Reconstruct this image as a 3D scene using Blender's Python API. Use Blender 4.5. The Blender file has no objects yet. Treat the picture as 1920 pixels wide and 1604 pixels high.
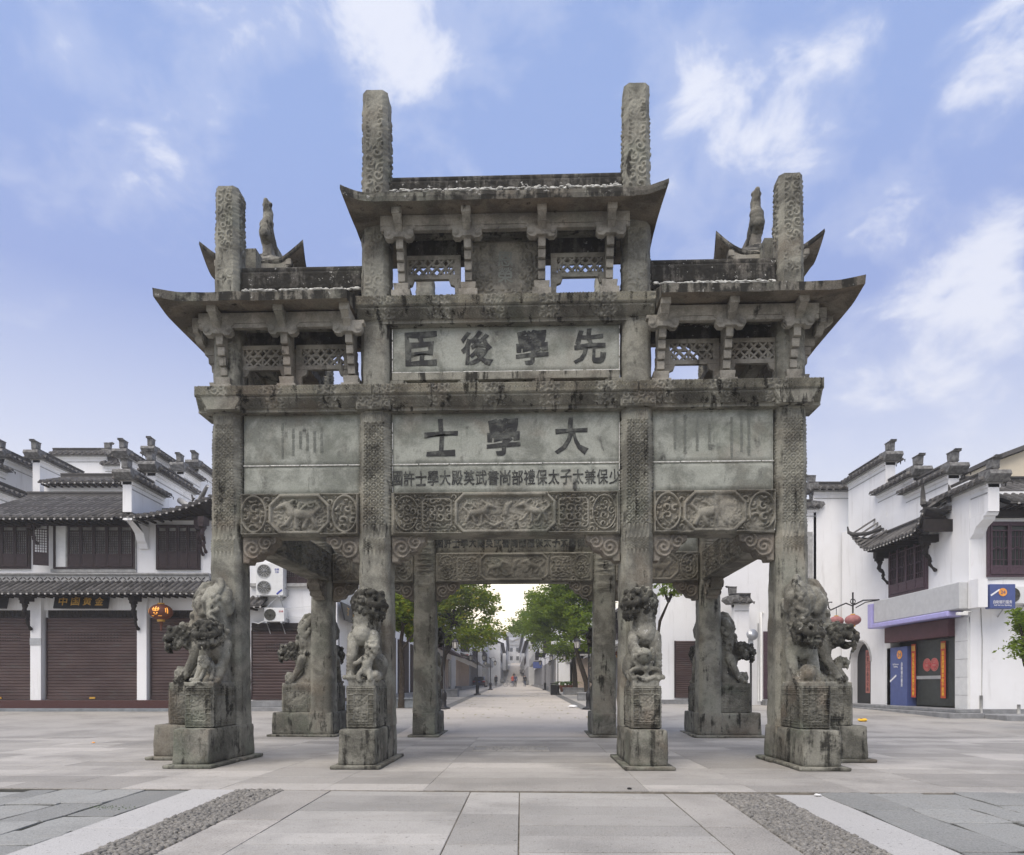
import bpy, bmesh, math, random
import numpy as np
from mathutils import Vector, Matrix
random.seed(7)
SC = bpy.context.scene
COL = SC.collection
R = math.radians
FPX = 1280.0; CX = 960.0; HZ = 1285.0; EYE = 1.24      # focal length in photo pixels, horizon row, eye height

# ------------------------------------------------------------------ camera
cam = bpy.data.cameras.new('camera'); cam_o = bpy.data.objects.new('camera', cam); COL.objects.link(cam_o)
cam_o.location = (0, 0, EYE); cam_o.rotation_euler = (R(90), 0, 0)
cam.sensor_width = 36; cam.sensor_fit = 'HORIZONTAL'; cam.lens = 36*FPX/1920
cam.shift_y = (HZ-802)/1920; cam.clip_start = .1; cam.clip_end = 5000
SC.camera = cam_o

# ------------------------------------------------------------------ view / light
SC.view_settings.view_transform = 'Standard'; SC.view_settings.look = 'None'
SC.view_settings.gamma = 1; SC.view_settings.use_curve_mapping = False
SC.view_settings.exposure = 1.6
SUN_EL, SUN_AZ = 60, 214          # the light of a bright thin overcast: high, wide, from behind the camera
sun = bpy.data.lights.new('sun', 'SUN'); sun.energy = 1.5; sun.angle = R(58); sun.color = (1, .90, .77)
sun_o = bpy.data.objects.new('sun', sun); COL.objects.link(sun_o)
sun_o.rotation_euler = (R(90-SUN_EL), 0, R(180-SUN_AZ)); sun_o.location = (0, -20, 40)

world = bpy.data.worlds.new('World'); SC.world = world; world.use_nodes = True

class N:
    """small helper that writes node trees"""
    def __init__(s, tree): s.t = tree; s.n = tree.nodes; s.l = tree.links
    def new(s, typ, **kw):
        n = s.n.new(typ)
        for k, v in kw.items(): setattr(n, k, v)
        return n
    def put(s, sock, val):
        if val is None: return
        if isinstance(val, bpy.types.NodeSocket): s.l.new(val, sock)
        else:
            if isinstance(val, (tuple, list)) and len(val) == 3 and len(sock.default_value) == 4: val = (*val, 1)
            sock.default_value = val
    def math(s, op, a, b=0.0, c=None, clamp=False):
        n = s.new('ShaderNodeMath', operation=op, use_clamp=clamp)
        s.put(n.inputs[0], a); s.put(n.inputs[1], b)
        if c is not None: s.put(n.inputs[2], c)
        return n.outputs[0]
    def vmath(s, op, a, b=None, out=0):
        n = s.new('ShaderNodeVectorMath', operation=op); s.put(n.inputs[0], a); s.put(n.inputs[1], b)
        return n.outputs[out]
    def noise(s, vec, scale, detail=4, rough=.55, dist=0.0, out=0):
        n = s.new('ShaderNodeTexNoise'); s.put(n.inputs['Vector'], vec); n.inputs['Scale'].default_value = scale
        n.inputs['Detail'].default_value = detail; n.inputs['Roughness'].default_value = rough; n.inputs['Distortion'].default_value = dist
        return n.outputs[out]
    def ramp(s, fac, stops, interp='LINEAR'):
        n = s.new('ShaderNodeValToRGB'); s.put(n.inputs[0], fac); e = n.color_ramp.elements; n.color_ramp.interpolation = interp
        while len(e) < len(stops): e.new(.5)
        for i, (p, c) in enumerate(stops):
            e[i].position = p; e[i].color = (c, c, c, 1) if isinstance(c, (int, float)) else (*c, 1)
        return n.outputs[0]
    def step(s, fac, a, b):
        n = s.new('ShaderNodeMapRange', interpolation_type='SMOOTHSTEP'); s.put(n.inputs[0], fac)
        n.inputs[1].default_value = a; n.inputs[2].default_value = b
        return n.outputs[0]
    def mix(s, fac, a, b, mode='MIX'):
        n = s.new('ShaderNodeMix', data_type='RGBA', blend_type=mode); s.put(n.inputs['Factor'], fac)
        s.put(n.inputs[6], a); s.put(n.inputs[7], b); return n.outputs[2]

def sky_nodes():
    w = N(world.node_tree); w.n.clear()
    out = w.new('ShaderNodeOutputWorld'); bg = w.new('ShaderNodeBackground')
    tc = w.new('ShaderNodeTexCoord'); d = w.vmath('NORMALIZE', tc.outputs['Generated'])
    sky = w.new('ShaderNodeTexSky', sky_type='NISHITA'); sky.sun_disc = False
    sky.sun_elevation = R(SUN_EL); sky.sun_rotation = R(SUN_AZ); sky.air_density = 1.0; sky.dust_density = 1.5; sky.ozone_density = 3
    sep = w.new('ShaderNodeSeparateXYZ'); w.put(sep.inputs[0], d); z = sep.outputs[2]
    zc = w.math('MAXIMUM', z, 0.0)
    grad = w.ramp(zc, [(0, (7.2, 7.0, 6.7)), (.18, (7.2, 7.15, 7.2)), (.30, (4.7, 5.1, 6.6)), (.46, (2.15, 2.85, 5.4)), (.62, (2.1, 3.0, 5.6)), (1, (2.0, 3.0, 5.4))])
    base = w.mix(.88, sky.outputs[0], grad)
    glow = w.step(w.vmath('DISTANCE', d, (.005, .997, .05), out=1), .36, .0); base = w.mix(glow, base, (19, 16.3, 12))       # the low morning light at the end of the street
    # clouds lie on a plane overhead, so they shrink towards the horizon
    zz = w.math('ADD', zc, .22)
    comb = w.new('ShaderNodeCombineXYZ')
    w.put(comb.inputs[0], w.math('DIVIDE', sep.outputs[0], zz)); w.put(comb.inputs[1], w.math('DIVIDE', sep.outputs[1], zz))
    p = w.vmath('ADD', comb.outputs[0], (3.1, 1.7, 0))
    dq = w.vmath('MULTIPLY', d, (1, 1, 1.5)); n1 = w.noise(w.vmath('ADD', dq, (3.3, 1.1, .4)), 10.5, 10, .60, .3); n2 = w.noise(dq, 2.6, 3, .5)
    cov = w.math('ADD', w.math('MULTIPLY', n1, .65), w.math('MULTIPLY', n2, .35))
    for (px, py, r, amt) in [(640, 60, .22, .135), (790, 110, .12, .08), (300, 280, .10, .12), (160, 200, .16, .05), (1470, 190, .11, .145), (1300, 180, .07, .10),
                             (1490, 260, .06, .08), (1880, 60, .10, .16), (1870, 430, .09, .115), (1760, 600, .14, .10), (1900, 640, .16, .09), (1690, 560, .05, .08), (1800, 720, .20, .10), (980, 90, .06, .06), (90, 360, .08, .06), (1620, 10, .07, .1),
                             (1640, 410, .08, .07), (1360, 320, .06, .08), (1330, 80, .05, .07),
                             (1000, 300, .2, -.16), (560, 300, .16, -.14), (150, 560, .22, -.10), (1250, 20, .12, -.08), (60, 60, .14, -.06), (1580, 480, .12, -.05)]:
        v = Vector((px-CX, FPX, HZ-py)).normalized()
        dist = w.vmath('DISTANCE', d, tuple(v), out=1)
        g = w.new('ShaderNodeMapRange', interpolation_type='SMOOTHSTEP'); w.put(g.inputs[0], dist)
        g.inputs[1].default_value = r; g.inputs[2].default_value = 0; g.inputs[3].default_value = 0; g.inputs[4].default_value = amt
        cov = w.math('ADD', cov, g.outputs[0])
    m = w.math('MAXIMUM', w.math('MULTIPLY', w.step(cov, .53, .72), .82), w.math('MULTIPLY', w.step(w.math('ADD', cov, w.math('MULTIPLY', w.math('SUBTRACT', n2, .5), .3)), .46, .62), .20))
    m = w.math('MULTIPLY', m, w.step(z, .02, .16))
    col = w.mix(m, base, (6.2, 6.35, 7.0))
    w.put(bg.inputs[0], col); bg.inputs[1].default_value = .05
    w.put(out.inputs[0], bg.outputs[0])
sky_nodes()

# ------------------------------------------------------------------ numbers, noise, meshes
def gz(y):                                    # level square round the gate, then the street climbs gently to the hill
    return float(np.interp(y, [0, 16.8, 26, 48, 69, 110, 160, 260, 420, 700], [0, 0, .25, .55, .8, 1.06, 2.2, 9, 24, 46]))
def fx(px, Y): return (px-CX)/FPX*Y
def fz(py, Y): return EYE+(HZ-py)/FPX*Y

def _h(ix, iy, iz, s):
    h = (ix*374761393 + iy*668265263 + iz*2147483647 + s*974634541) & 0xffffffff
    h = ((h ^ (h >> 13))*1274126177) & 0xffffffff
    return ((h ^ (h >> 16)) & 0xffff)/65535.0
def vnoise(P, s=0):
    P = np.asarray(P, float); i = np.floor(P).astype(np.int64); f = P-i; u = f*f*(3-2*f); r = 0
    for dx in (0, 1):
        for dy in (0, 1):
            for dz in (0, 1):
                w = (u[:, 0] if dx else 1-u[:, 0])*(u[:, 1] if dy else 1-u[:, 1])*(u[:, 2] if dz else 1-u[:, 2])
                r = r + w*_h(i[:, 0]+dx, i[:, 1]+dy, i[:, 2]+dz, s)
    return r
def fbm(P, s=0, o=3):
    P = np.asarray(P, float); r = 0; a = .5
    for k in range(o): r = r+a*vnoise(P*2**k, s+k); a *= .5
    return r/(1-.5**o)

class MB:
    """collects shapes; build() links them as ONE mesh object"""
    def __init__(s): s.V = []; s.F = []; s.S = []; s.n = 0
    def add(s, v, f, smooth=False):
        v = np.asarray(v, float).reshape(-1, 3); s.V.append(v); n = s.n
        s.F.extend([tuple(int(i)+n for i in q) for q in f]); s.S.extend([smooth]*len(f)); s.n += len(v); return s
    def box(s, cx, cy, cz, sx, sy, sz, rz=0, top=1.0, rx=0, ry=0):
        v = np.array([[x*(top if z > 0 else 1), y*(top if z > 0 else 1), z] for x in (-.5, .5) for y in (-.5, .5) for z in (-.5, .5)])*(sx, sy, sz)
        if rx or ry or rz:
            m = np.array((Matrix.Rotation(rz, 3, 'Z') @ Matrix.Rotation(ry, 3, 'Y') @ Matrix.Rotation(rx, 3, 'X'))); v = v @ m.T
        return s.add(v+(cx, cy, cz), [(0, 1, 3, 2), (4, 6, 7, 5), (0, 4, 5, 1), (2, 3, 7, 6), (0, 2, 6, 4), (1, 5, 7, 3)])
    def b(s, x0, x1, y0, y1, z0, z1): return s.box((x0+x1)/2, (y0+y1)/2, (z0+z1)/2, abs(x1-x0), abs(y1-y0), abs(z1-z0))
    def prism(s, poly, a, b, axis='x'):
        """extrude a closed 2-D outline along an axis from a to b; outline is (y,z) for x, (x,z) for y, (x,y) for z"""
        n = len(poly)
        def p(q, t): return {'x': (t, q[0], q[1]), 'y': (q[0], t, q[1]), 'z': (q[0], q[1], t)}[axis]
        v = [p(q, a) for q in poly]+[p(q, b) for q in poly]
        f = [(i, (i+1) % n, n+(i+1) % n, n+i) for i in range(n)]+[tuple(range(n-1, -1, -1)), tuple(range(n, 2*n))]
        return s.add(v, f)
    def tube(s, pts, rad, seg=8, smooth=True, cap=True):
        pts = [Vector(p) for p in pts]; rad = rad if isinstance(rad, (list, tuple)) else [rad]*len(pts); V = []; F = []
        for i, p in enumerate(pts):
            t = (pts[min(i+1, len(pts)-1)]-pts[max(i-1, 0)]).normalized()
            a = t.cross(Vector((0, 0, 1))) if abs(t.z) < .95 else t.cross(Vector((1, 0, 0)))
            a.normalize(); b = t.cross(a)
            for k in range(seg):
                an = 2*math.pi*k/seg; V.append(p+(a*math.cos(an)+b*math.sin(an))*rad[i])
        for i in range(len(pts)-1):
            for k in range(seg): F.append((i*seg+k, i*seg+(k+1) % seg, (i+1)*seg+(k+1) % seg, (i+1)*seg+k))
        if cap: F.append(tuple(range(seg))); F.append(tuple(range((len(pts)-1)*seg+seg-1, (len(pts)-1)*seg-1, -1)))
        return s.add([tuple(v) for v in V], F, smooth)
    def lathe(s, prof, c=(0, 0, 0), seg=16, smooth=True):
        V = [(c[0]+r*math.cos(2*math.pi*k/seg), c[1]+r*math.sin(2*math.pi*k/seg), c[2]+z) for r, z in prof for k in range(seg)]
        F = [(i*seg+k, i*seg+(k+1) % seg, (i+1)*seg+(k+1) % seg, (i+1)*seg+k) for i in range(len(prof)-1) for k in range(seg)]
        F += [tuple(range(seg-1, -1, -1)), tuple(range((len(prof)-1)*seg, len(prof)*seg))]
        return s.add(V, F, smooth)
    def grid(s, P, smooth=True, flip=False):
        P = np.asarray(P, float); n, m = P.shape[:2]
        i = np.arange(n*m).reshape(n, m); q = np.stack([i[:-1, :-1], i[1:, :-1], i[1:, 1:], i[:-1, 1:]], -1).reshape(-1, 4)
        if flip: q = q[:, ::-1]
        return s.add(P.reshape(-1, 3), q.tolist(), smooth)
    def ball(s, c, r, sc=(1, 1, 1), seg=12, rings=8):
        prof = [(math.sin(math.pi*i/rings)*r, -math.cos(math.pi*i/rings)*r) for i in range(rings+1)]
        t = MB(); t.lathe([(max(a, r*.02), z) for a, z in prof], (0, 0, 0), seg); return s.add(t.V[0]*np.array(sc)+c, t.F, True)
    def mesh(s, name, mat=None):
        me = bpy.data.meshes.new(name); V = np.concatenate(s.V)
        me.from_pydata(V.tolist(), [], s.F); me.polygons.foreach_set('use_smooth', s.S)
        if mat: me.materials.append(mat)
        me.update(); return me
    def build(s, name, mat=None, parent=None, loc=None, rz=None, bevel=0, kind=None):
        return link(name, s.mesh(name, mat), parent, loc, rz, bevel, kind)

def link(name, me, parent=None, loc=None, rz=None, bevel=0, kind=None):
    o = bpy.data.objects.new(name, me); COL.objects.link(o)
    if parent: o.parent = parent
    if loc is not None: o.location = loc
    if rz is not None: o.rotation_euler = (0, 0, rz)
    if bevel:
        m = o.modifiers.new('bevel', 'BEVEL'); m.width = bevel; m.segments = 2; m.limit_method = 'ANGLE'; m.angle_limit = R(40)
    if kind: o['kind'] = kind
    return o
def tag(o, label, cat, group=None, kind=None):
    o['label'] = label; o['category'] = cat
    if group: o['group'] = group
    if kind: o['kind'] = kind
    return o
def thing(name, label, cat, loc=(0, 0, 0), rz=0, group=None):
    o = bpy.data.objects.new(name, None); COL.objects.link(o); o.location = loc; o.rotation_euler = (0, 0, rz); o.empty_display_size = .2
    return tag(o, label, cat, group)
def struct(o): o['kind'] = 'structure'; return o
def copy_tree(o, parent=None):
    c = o.copy(); COL.objects.link(c); c.parent = parent
    for ch in list(o.children): copy_tree(ch, c)
    return c

def rough_box(sx, sy, sz, res=.05, amp=.012, rnd=.03, seed=1, top=1.0):
    """a weathered block centred on x,y with its base at z=0: rounded arrises and an uneven face"""
    H = np.array([sx, sy, sz])/2; mb = MB()
    def axis(h):
        n = max(3, int(2*h/res)); a = np.linspace(-h, h, n+1); return np.unique(np.concatenate([a, [-h+rnd*.5, h-rnd*.5]]))
    for ax in range(3):
        u, v = [k for k in range(3) if k != ax]
        A, B = np.meshgrid(axis(H[u]), axis(H[v]), indexing='ij')
        for sg in (-1, 1):
            P = np.zeros(A.shape+(3,)); P[..., u] = A; P[..., v] = B; P[..., ax] = sg*H[ax]
            q = np.clip(P, -(H-rnd), H-rnd); d = P-q; L = np.linalg.norm(d, axis=-1, keepdims=True); L[L == 0] = 1
            P = q+d/L*rnd
            nn = (fbm(P.reshape(-1, 3)*7+seed*13.7, seed)-.5)*2*amp+(fbm(P.reshape(-1, 3)*26+seed*3, seed+5)-.5)*amp*.8
            P = P+(d/L)*nn.reshape(A.shape+(1,))
            if top != 1: P[..., :2] *= (1+(top-1)*((P[..., 2:3]+H[2])/sz))
            P[..., 2] += H[2]
            flip = (sg < 0) ^ (ax == 1)
            mb.grid(P, True, flip)
    return mb
# ------------------------------------------------------------------ materials
def newmat(name):
    m = bpy.data.materials.new(name); m.use_nodes = True; n = N(m.node_tree); n.n.clear()
    o = n.new('ShaderNodeOutputMaterial'); b = n.new('ShaderNodeBsdfPrincipled'); n.put(o.inputs[0], b.outputs[0]); n.b = b
    b.inputs['Specular IOR Level'].default_value = .3
    return m, n
def bump(n, h, strength=.4, dist=.01, prev=None):
    k = n.new('ShaderNodeBump'); n.put(k.inputs['Height'], h); k.inputs['Strength'].default_value = strength; k.inputs['Distance'].default_value = dist
    if prev: n.put(k.inputs['Normal'], prev)
    return k.outputs[0]
def plain(name, col, rough=.6, metal=0, spec=.3, var=.12, bumps=.15, scale=6, emit=None):
    """a painted / plain surface with faint wear"""
    m, n = newmat(name); tc = n.new('ShaderNodeTexCoord'); v = tc.outputs['Object']
    a = n.noise(v, scale, 5); c = n.mix(n.step(a, .3, .75), tuple(x*(1-var) for x in col), tuple(min(1, x*(1+var)) for x in col))
    n.put(n.b.inputs['Base Color'], c); n.b.inputs['Roughness'].default_value = rough; n.b.inputs['Metallic'].default_value = metal
    n.b.inputs['Specular IOR Level'].default_value = spec
    if bumps: n.put(n.b.inputs['Normal'], bump(n, n.noise(v, scale*9, 3), bumps, .004))
    if emit:
        n.put(n.b.inputs['Emission Color'], (*emit[0], 1)); n.b.inputs['Emission Strength'].default_value = emit[1]
    return m
def stone(name, base, pale, dark=(.020, .0195, .017), dark_lo=.54, dark_hi=.66, tan=(.26, .19, .125), tan_amt=.5, streak=.5, white=.0, bs=.5, lichen=False, greens=.25):
    m, n = newmat(name); g = n.new('ShaderNodeNewGeometry'); p = g.outputs['Position']
    oi = n.new('ShaderNodeObjectInfo'); p2 = n.vmath('ADD', p, n.vmath('MULTIPLY', n.vmath('MULTIPLY', oi.outputs['Location'], (0, 0, 0)), (1, 1, 1)))
    c = n.mix(n.step(n.noise(p2, 1.7, 7, .64, .3), .40, .60), tuple(x*.66 for x in base), tuple(min(1, x*1.08) for x in pale))
    c = n.mix(n.math('MULTIPLY', n.step(n.noise(p2, .9, 4, .6, .4), .5, .72), tan_amt), c, tan)
    c = n.mix(n.math('MULTIPLY', n.step(n.noise(n.vmath('ADD', p2, (7, 3, 1)), 1.3, 5), .52, .7), greens), c, (.16, .19, .14))
    sp = n.noise(p2, 42, 4, .7); c = n.mix(n.step(sp, .3, .75), n.mix(.24, c, (.03, .03, .028)), n.mix(.14, c, (.42, .41, .36)))
    st = n.noise(n.vmath('MULTIPLY', p2, (3.4, 3.4, .45)), 2.1, 7, .64)           # run-off streaks
    bl = n.noise(p2, 3.4, 8, .68, .4)                                             # lichen blotches
    dk = n.math('ADD', n.math('MULTIPLY', st, streak), n.math('MULTIPLY', bl, 1-streak))
    dm = n.math('MULTIPLY', n.step(dk, dark_lo, dark_hi), .93)
    if lichen:
        at = n.new('ShaderNodeAttribute', attribute_name='lichen')
        lm = n.step(n.math('ADD', at.outputs['Fac'], n.math('MULTIPLY', n.math('SUBTRACT', n.noise(p2, 6, 7, .72), .5), 3.2)), .25, .75)
        dm = n.math('MAXIMUM', dm, n.math('MULTIPLY', lm, .82))
    c = n.mix(dm, c, dark)
    if white:
        wn = n.noise(n.vmath('ADD', p2, (1, 9, 4)), 9, 6, .75); c = n.mix(n.math('MULTIPLY', n.step(wn, .615, .67), white), c, (.55, .55, .52))
    n.put(n.b.inputs['Base Color'], c); n.b.inputs['Roughness'].default_value = .92; n.b.inputs['Specular IOR Level'].default_value = .15
    b1 = bump(n, n.noise(p2, 55, 5, .7), bs, .012); b2 = bump(n, n.noise(p2, 9, 4, .6), bs*.6, .03, b1)
    n.put(n.b.inputs['Normal'], b2)
    return m
M = {}
M['stone'] = stone('weathered_stone', (0.168, 0.162, 0.135), (0.257, 0.250, 0.207), tan_amt=.35, dark_lo=.51, dark_hi=.60)
M['pillar'] = stone('pillar_stone', (0.193, 0.188, 0.158), (0.282, 0.278, 0.233), dark_lo=.54, dark_hi=.63, tan_amt=.3, streak=.6)
M['panel'] = stone('panel_stone', (.30, .318, .275), (.36, .375, .33), dark_lo=.545, dark_hi=.68, tan=(.25, .19, .14), tan_amt=.32, streak=.5, bs=.25, dark=(.05, .05, .048))
M['carved'] = stone('carved_stone', (0.178, 0.170, 0.142), (0.267, 0.255, 0.212), dark_lo=.56, dark_hi=.66, tan=(.20, .155, .11), tan_amt=.35)
M['cornice'] = stone('cornice_stone', (0.188, 0.182, 0.153), (0.287, 0.280, 0.233), dark_lo=.52, dark_hi=.60, tan=(.25, .19, .135), tan_amt=.4, streak=.7, white=.15)
M['pinkstone'] = stone('reddish_stone', (.185, .166, .138), (.26, .235, .195), dark_lo=.64, dark_hi=.8, tan=(.24, .18, .135), tan_amt=.5, streak=.3)
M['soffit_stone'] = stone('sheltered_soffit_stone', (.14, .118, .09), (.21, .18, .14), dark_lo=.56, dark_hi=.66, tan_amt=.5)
M['bracket'] = stone('bracket_stone', (0.267, 0.250, 0.212), (0.366, 0.345, 0.295), dark_lo=.56, dark_hi=.66, tan=(.3, .23, .17), tan_amt=.4, streak=.5)
M['roofstone'] = stone('roof_stone', (0.119, 0.112, 0.095), (0.188, 0.178, 0.150), dark_lo=.45, dark_hi=.54, white=.6, tan_amt=.2, greens=.3)
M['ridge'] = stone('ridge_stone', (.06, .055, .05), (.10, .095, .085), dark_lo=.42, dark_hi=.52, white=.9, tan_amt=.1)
M['plinth'] = stone('plinth_stone', (0.148, 0.145, 0.120), (0.233, 0.228, 0.191), dark_lo=.50, dark_hi=.60, tan=(.17, .12, .085), tan_amt=.5, streak=.55, greens=.45)
M['lion'] = stone('lion_stone', (0.183, 0.178, 0.150), (0.297, 0.292, 0.249), dark_lo=.54, dark_hi=.62, tan=(.22, .16, .11), tan_amt=.4, streak=.35, lichen=True, white=.5)
M['white_mortar'] = plain('lime_mortar', (.62, .62, .58), .95, var=.3, scale=20)

def inkmat(name, ink, fade):
    m, n = newmat(name); g = n.new('ShaderNodeNewGeometry'); p = g.outputs['Position']
    f = n.step(n.noise(p, 7, 6, .7), .42, .66); c = n.mix(n.math('MULTIPLY', f, fade), ink, (.22, .23, .20))
    n.put(n.b.inputs['Base Color'], c); n.b.inputs['Roughness'].default_value = .9; return m
M['ink'] = inkmat('faded_ink', (.035, .036, .036), .45)
M['ink_faint'] = inkmat('worn_ink', (.19, .20, .178), .95)

def paving(name, base, pale, rough=.75, grain=60, bs=.25, warm=0.0, stain=.35):
    m, n = newmat(name); g = n.new('ShaderNodeNewGeometry'); p = g.outputs['Position']; oi = n.new('ShaderNodeObjectInfo')
    isl = g.outputs['Random Per Island']
    rr = n.math('FRACT', n.math('ADD', oi.outputs['Random'], isl))
    c = n.mix(rr, base, pale)
    c = n.mix(n.math('MULTIPLY', n.step(n.noise(p, .55, 5, .6), .42, .7), stain), c, tuple(x*.62 for x in base))
    c = n.mix(n.math('MULTIPLY', n.step(n.noise(p, 3.5, 6, .65), .5, .75), stain*.6), c, (.24, .215, .18))
    gr = n.noise(p, grain, 4, .75); c = n.mix(n.step(gr, .3, .72), n.mix(.28, c, (.08, .08, .08)), n.mix(.18, c, (.75, .74, .70)))
    c = n.mix(n.math('MULTIPLY', n.step(n.noise(p, 24, 3, .55), .63, .70), .75), c, (.11, .105, .095))      # little pits and grime spots
    n.put(n.b.inputs['Base Color'], c); n.b.inputs['Roughness'].default_value = rough; n.b.inputs['Specular IOR Level'].default_value = .35
    b1 = bump(n, gr, bs, .006); n.put(n.b.inputs['Normal'], bump(n, n.noise(p, 5, 4, .6), bs*.6, .02, b1))
    return m
M['granite'] = paving('granite_paving', (.25, .236, .215), (.47, .445, .41), stain=.75)
M['granite_warm'] = paving('street_paving', (.44, .395, .34), (.52, .47, .41), stain=.2)
M['granite_fine'] = paving('bushhammered_granite', (.265, .256, .238), (.46, .443, .413), grain=85, bs=.5, stain=.75)
M['paleband'] = paving('pale_band_granite', (.41, .405, .395), (.46, .455, .445), grain=90, bs=.15, stain=.15)
M['bluestone'] = paving('blue_flagstone', (.165, .172, .166), (.29, .297, .285), bs=.7, stain=.5)
M['joint'] = plain('dark_joint_soil', (.13, .115, .09), .95, var=.35, scale=9)
M['pebble'] = paving('pebble_stone', (.085, .08, .07), (.23, .215, .19), bs=.3, stain=.4)
M['gutter'] = paving('gutter_cobbles', (.075, .072, .068), (.15, .145, .135), grain=22, bs=.8)
M['asph'] = paving('ground_stone', (.27, .265, .25), (.30, .295, .28), stain=.3)
M['joint_dark'] = plain('dark_mossy_joint', (.04, .04, .032), .95, var=.4, scale=9)
M['moss'] = plain('moss', (.06, .09, .03), .95, var=.4, scale=30)

def whitewall():
    m, n = newmat('whitewashed_plaster'); g = n.new('ShaderNodeNewGeometry'); p = g.outputs['Position']
    c = n.mix(n.step(n.noise(p, .5, 6, .65), .35, .75), (.83, .835, .84), (.76, .76, .755))
    st = n.noise(n.vmath('MULTIPLY', p, (2.2, 2.2, .22)), 1.6, 7, .65); c = n.mix(n.math('MULTIPLY', n.step(st, .53, .72), .42), c, (.52, .515, .50))
    c = n.mix(n.math('MULTIPLY', n.step(n.noise(p, 2.3, 8, .7), .62, .74), .25), c, (.55, .52, .46))
    n.put(n.b.inputs['Base Color'], c); n.b.inputs['Roughness'].default_value = .88
    n.put(n.b.inputs['Normal'], bump(n, n.noise(p, 14, 5, .6), .2, .01)); return m
M['white'] = whitewall()
M['capgrey'] = plain('weathered_grey_cap', (.17, .168, .162), .9, var=.45, scale=9)
M['latticepane'] = plain('papered_lattice_pane', (.27, .27, .255), .3, var=.35, scale=3)
M['greyband'] = plain('grey_trim', (.36, .36, .35), .85, var=.2)
def tilemat():
    m, n = newmat('dark_clay_tile'); g = n.new('ShaderNodeNewGeometry'); p = g.outputs['Position']; oi = n.new('ShaderNodeObjectInfo')
    c = n.mix(n.math('FRACT', n.math('ADD', g.outputs['Random Per Island'], oi.outputs['Random'])), (.05, .048, .046), (.12, .115, .11))
    c = n.mix(n.math('MULTIPLY', n.step(n.noise(p, 5, 6, .7), .55, .7), .6), c, (.26, .255, .24))
    n.put(n.b.inputs['Base Color'], c); n.b.inputs['Roughness'].default_value = .9; n.put(n.b.inputs['Normal'], bump(n, n.noise(p, 30, 4), .4, .01)); return m
M['tile'] = tilemat()
M['tile_end'] = plain('tile_end_lime', (.42, .41, .39), .9, var=.4, scale=30)
M['wood'] = plain('dark_brown_wood', (.035, .022, .024), .55, var=.4, scale=12)
M['wood_plum'] = plain('plum_painted_wood', (.075, .045, .058), .55, var=.25, scale=12)
M['soffit'] = plain('black_brown_soffit', (.018, .014, .013), .7, var=.4)
def shuttermat():
    m, n = newmat('brown_roller_shutter'); g = n.new('ShaderNodeNewGeometry'); p = g.outputs['Position']
    c = n.mix(n.step(n.noise(n.vmath('MULTIPLY', p, (.5, .5, 1.2)), 1.2, 5), .35, .7), (.055, .034, .032), (.085, .056, .052))
    c = n.mix(n.math('MULTIPLY', n.step(n.noise(n.vmath('MULTIPLY', p, (1, 1, 3)), 1.6, 6), .52, .75), .5), c, (.085, .085, .08))
    n.put(n.b.inputs['Base Color'], c); n.b.inputs['Roughness'].default_value = .42; return m
M['shutter'] = shuttermat()
M['shutter_beige'] = plain('beige_shutter', (.50, .41, .34), .5, var=.1)
M['shutter_grey'] = plain('grey_shutter', (.30, .30, .31), .5, var=.15)
M['dark'] = plain('dark_interior', (.012, .012, .013), .6, var=.3)
M['glass'] = plain('window_glass', (.03, .036, .034), .12, spec=.3, var=.2, bumps=0)
M['gold'] = plain('gold_paint', (.62, .36, .07), .4, metal=.3, var=.15)
M['black'] = plain('black_lacquer', (.012, .012, .014), .35, var=.3)
M['iron'] = plain('black_iron', (.018, .018, .02), .5, var=.3)
M['redbase'] = plain('red_brown_granite', (.075, .032, .03), .35, var=.2, scale=30)
M['step'] = plain('grey_step_stone', (.24, .245, .25), .7, var=.2, scale=4)
M['step_blue'] = plain('blue_grey_kerb', (.20, .22, .235), .7, var=.2, scale=4)
M['ac_white'] = plain('ac_white_enamel', (.70, .71, .70), .4, var=.05)
M['ac_grille'] = plain('ac_fan_grille', (.10, .10, .085), .5, var=.3, scale=20)
M['blue'] = plain('bank_blue', (.075, .105, .27), .4, var=.08)
M['lilac'] = plain('lilac_acrylic', (.42, .40, .72), .35, var=.06)
M['fascia'] = plain('blank_grey_fascia', (.52, .53, .535), .35, var=.06)
M['maroon'] = plain('maroon_shutter_box', (.075, .028, .035), .5, var=.2)
M['red_paper'] = plain('red_couplet_paper', (.52, .085, .04), .8, var=.15)
M['pink_paper'] = plain('faded_red_paper', (.50, .20, .17), .85, var=.15)
M['yellow'] = plain('yellow_ink', (.85, .50, .04), .6, var=.05)
M['orange'] = plain('orange_disc', (.85, .36, .07), .5, var=.1)
M['ltext'] = plain('white_ink', (.8, .8, .82), .5, var=.03)
M['ltxtblue'] = plain('blue_ink', (.05, .07, .35), .5, var=.03)
M['redink'] = plain('red_ink', (.5, .05, .06), .5, var=.03)
M['silver'] = plain('silver_metal', (.45, .46, .47), .35, metal=.6, var=.1)
M['lantern_pink'] = plain('faded_pink_silk', (.36, .16, .155), .7, var=.2)
M['lantern_red'] = plain('red_brown_lantern_silk', (.09, .028, .02), .6, var=.2, emit=((.9, .28, .06), .008))
M['lantern_glow'] = plain('lit_gold_print', (.8, .35, .06), .6, emit=((1, .40, .06), .28))
M['tassel'] = plain('yellow_tassel', (.75, .42, .03), .8)
M['lamp_glass'] = plain('milky_lamp_glass', (.55, .53, .48), .3, var=.1)
M['trunk'] = plain('tree_bark', (.045, .036, .027), .95, var=.4, scale=14, bumps=.6)
M['pot'] = plain('terracotta_pot', (.20, .085, .06), .8)
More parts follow.
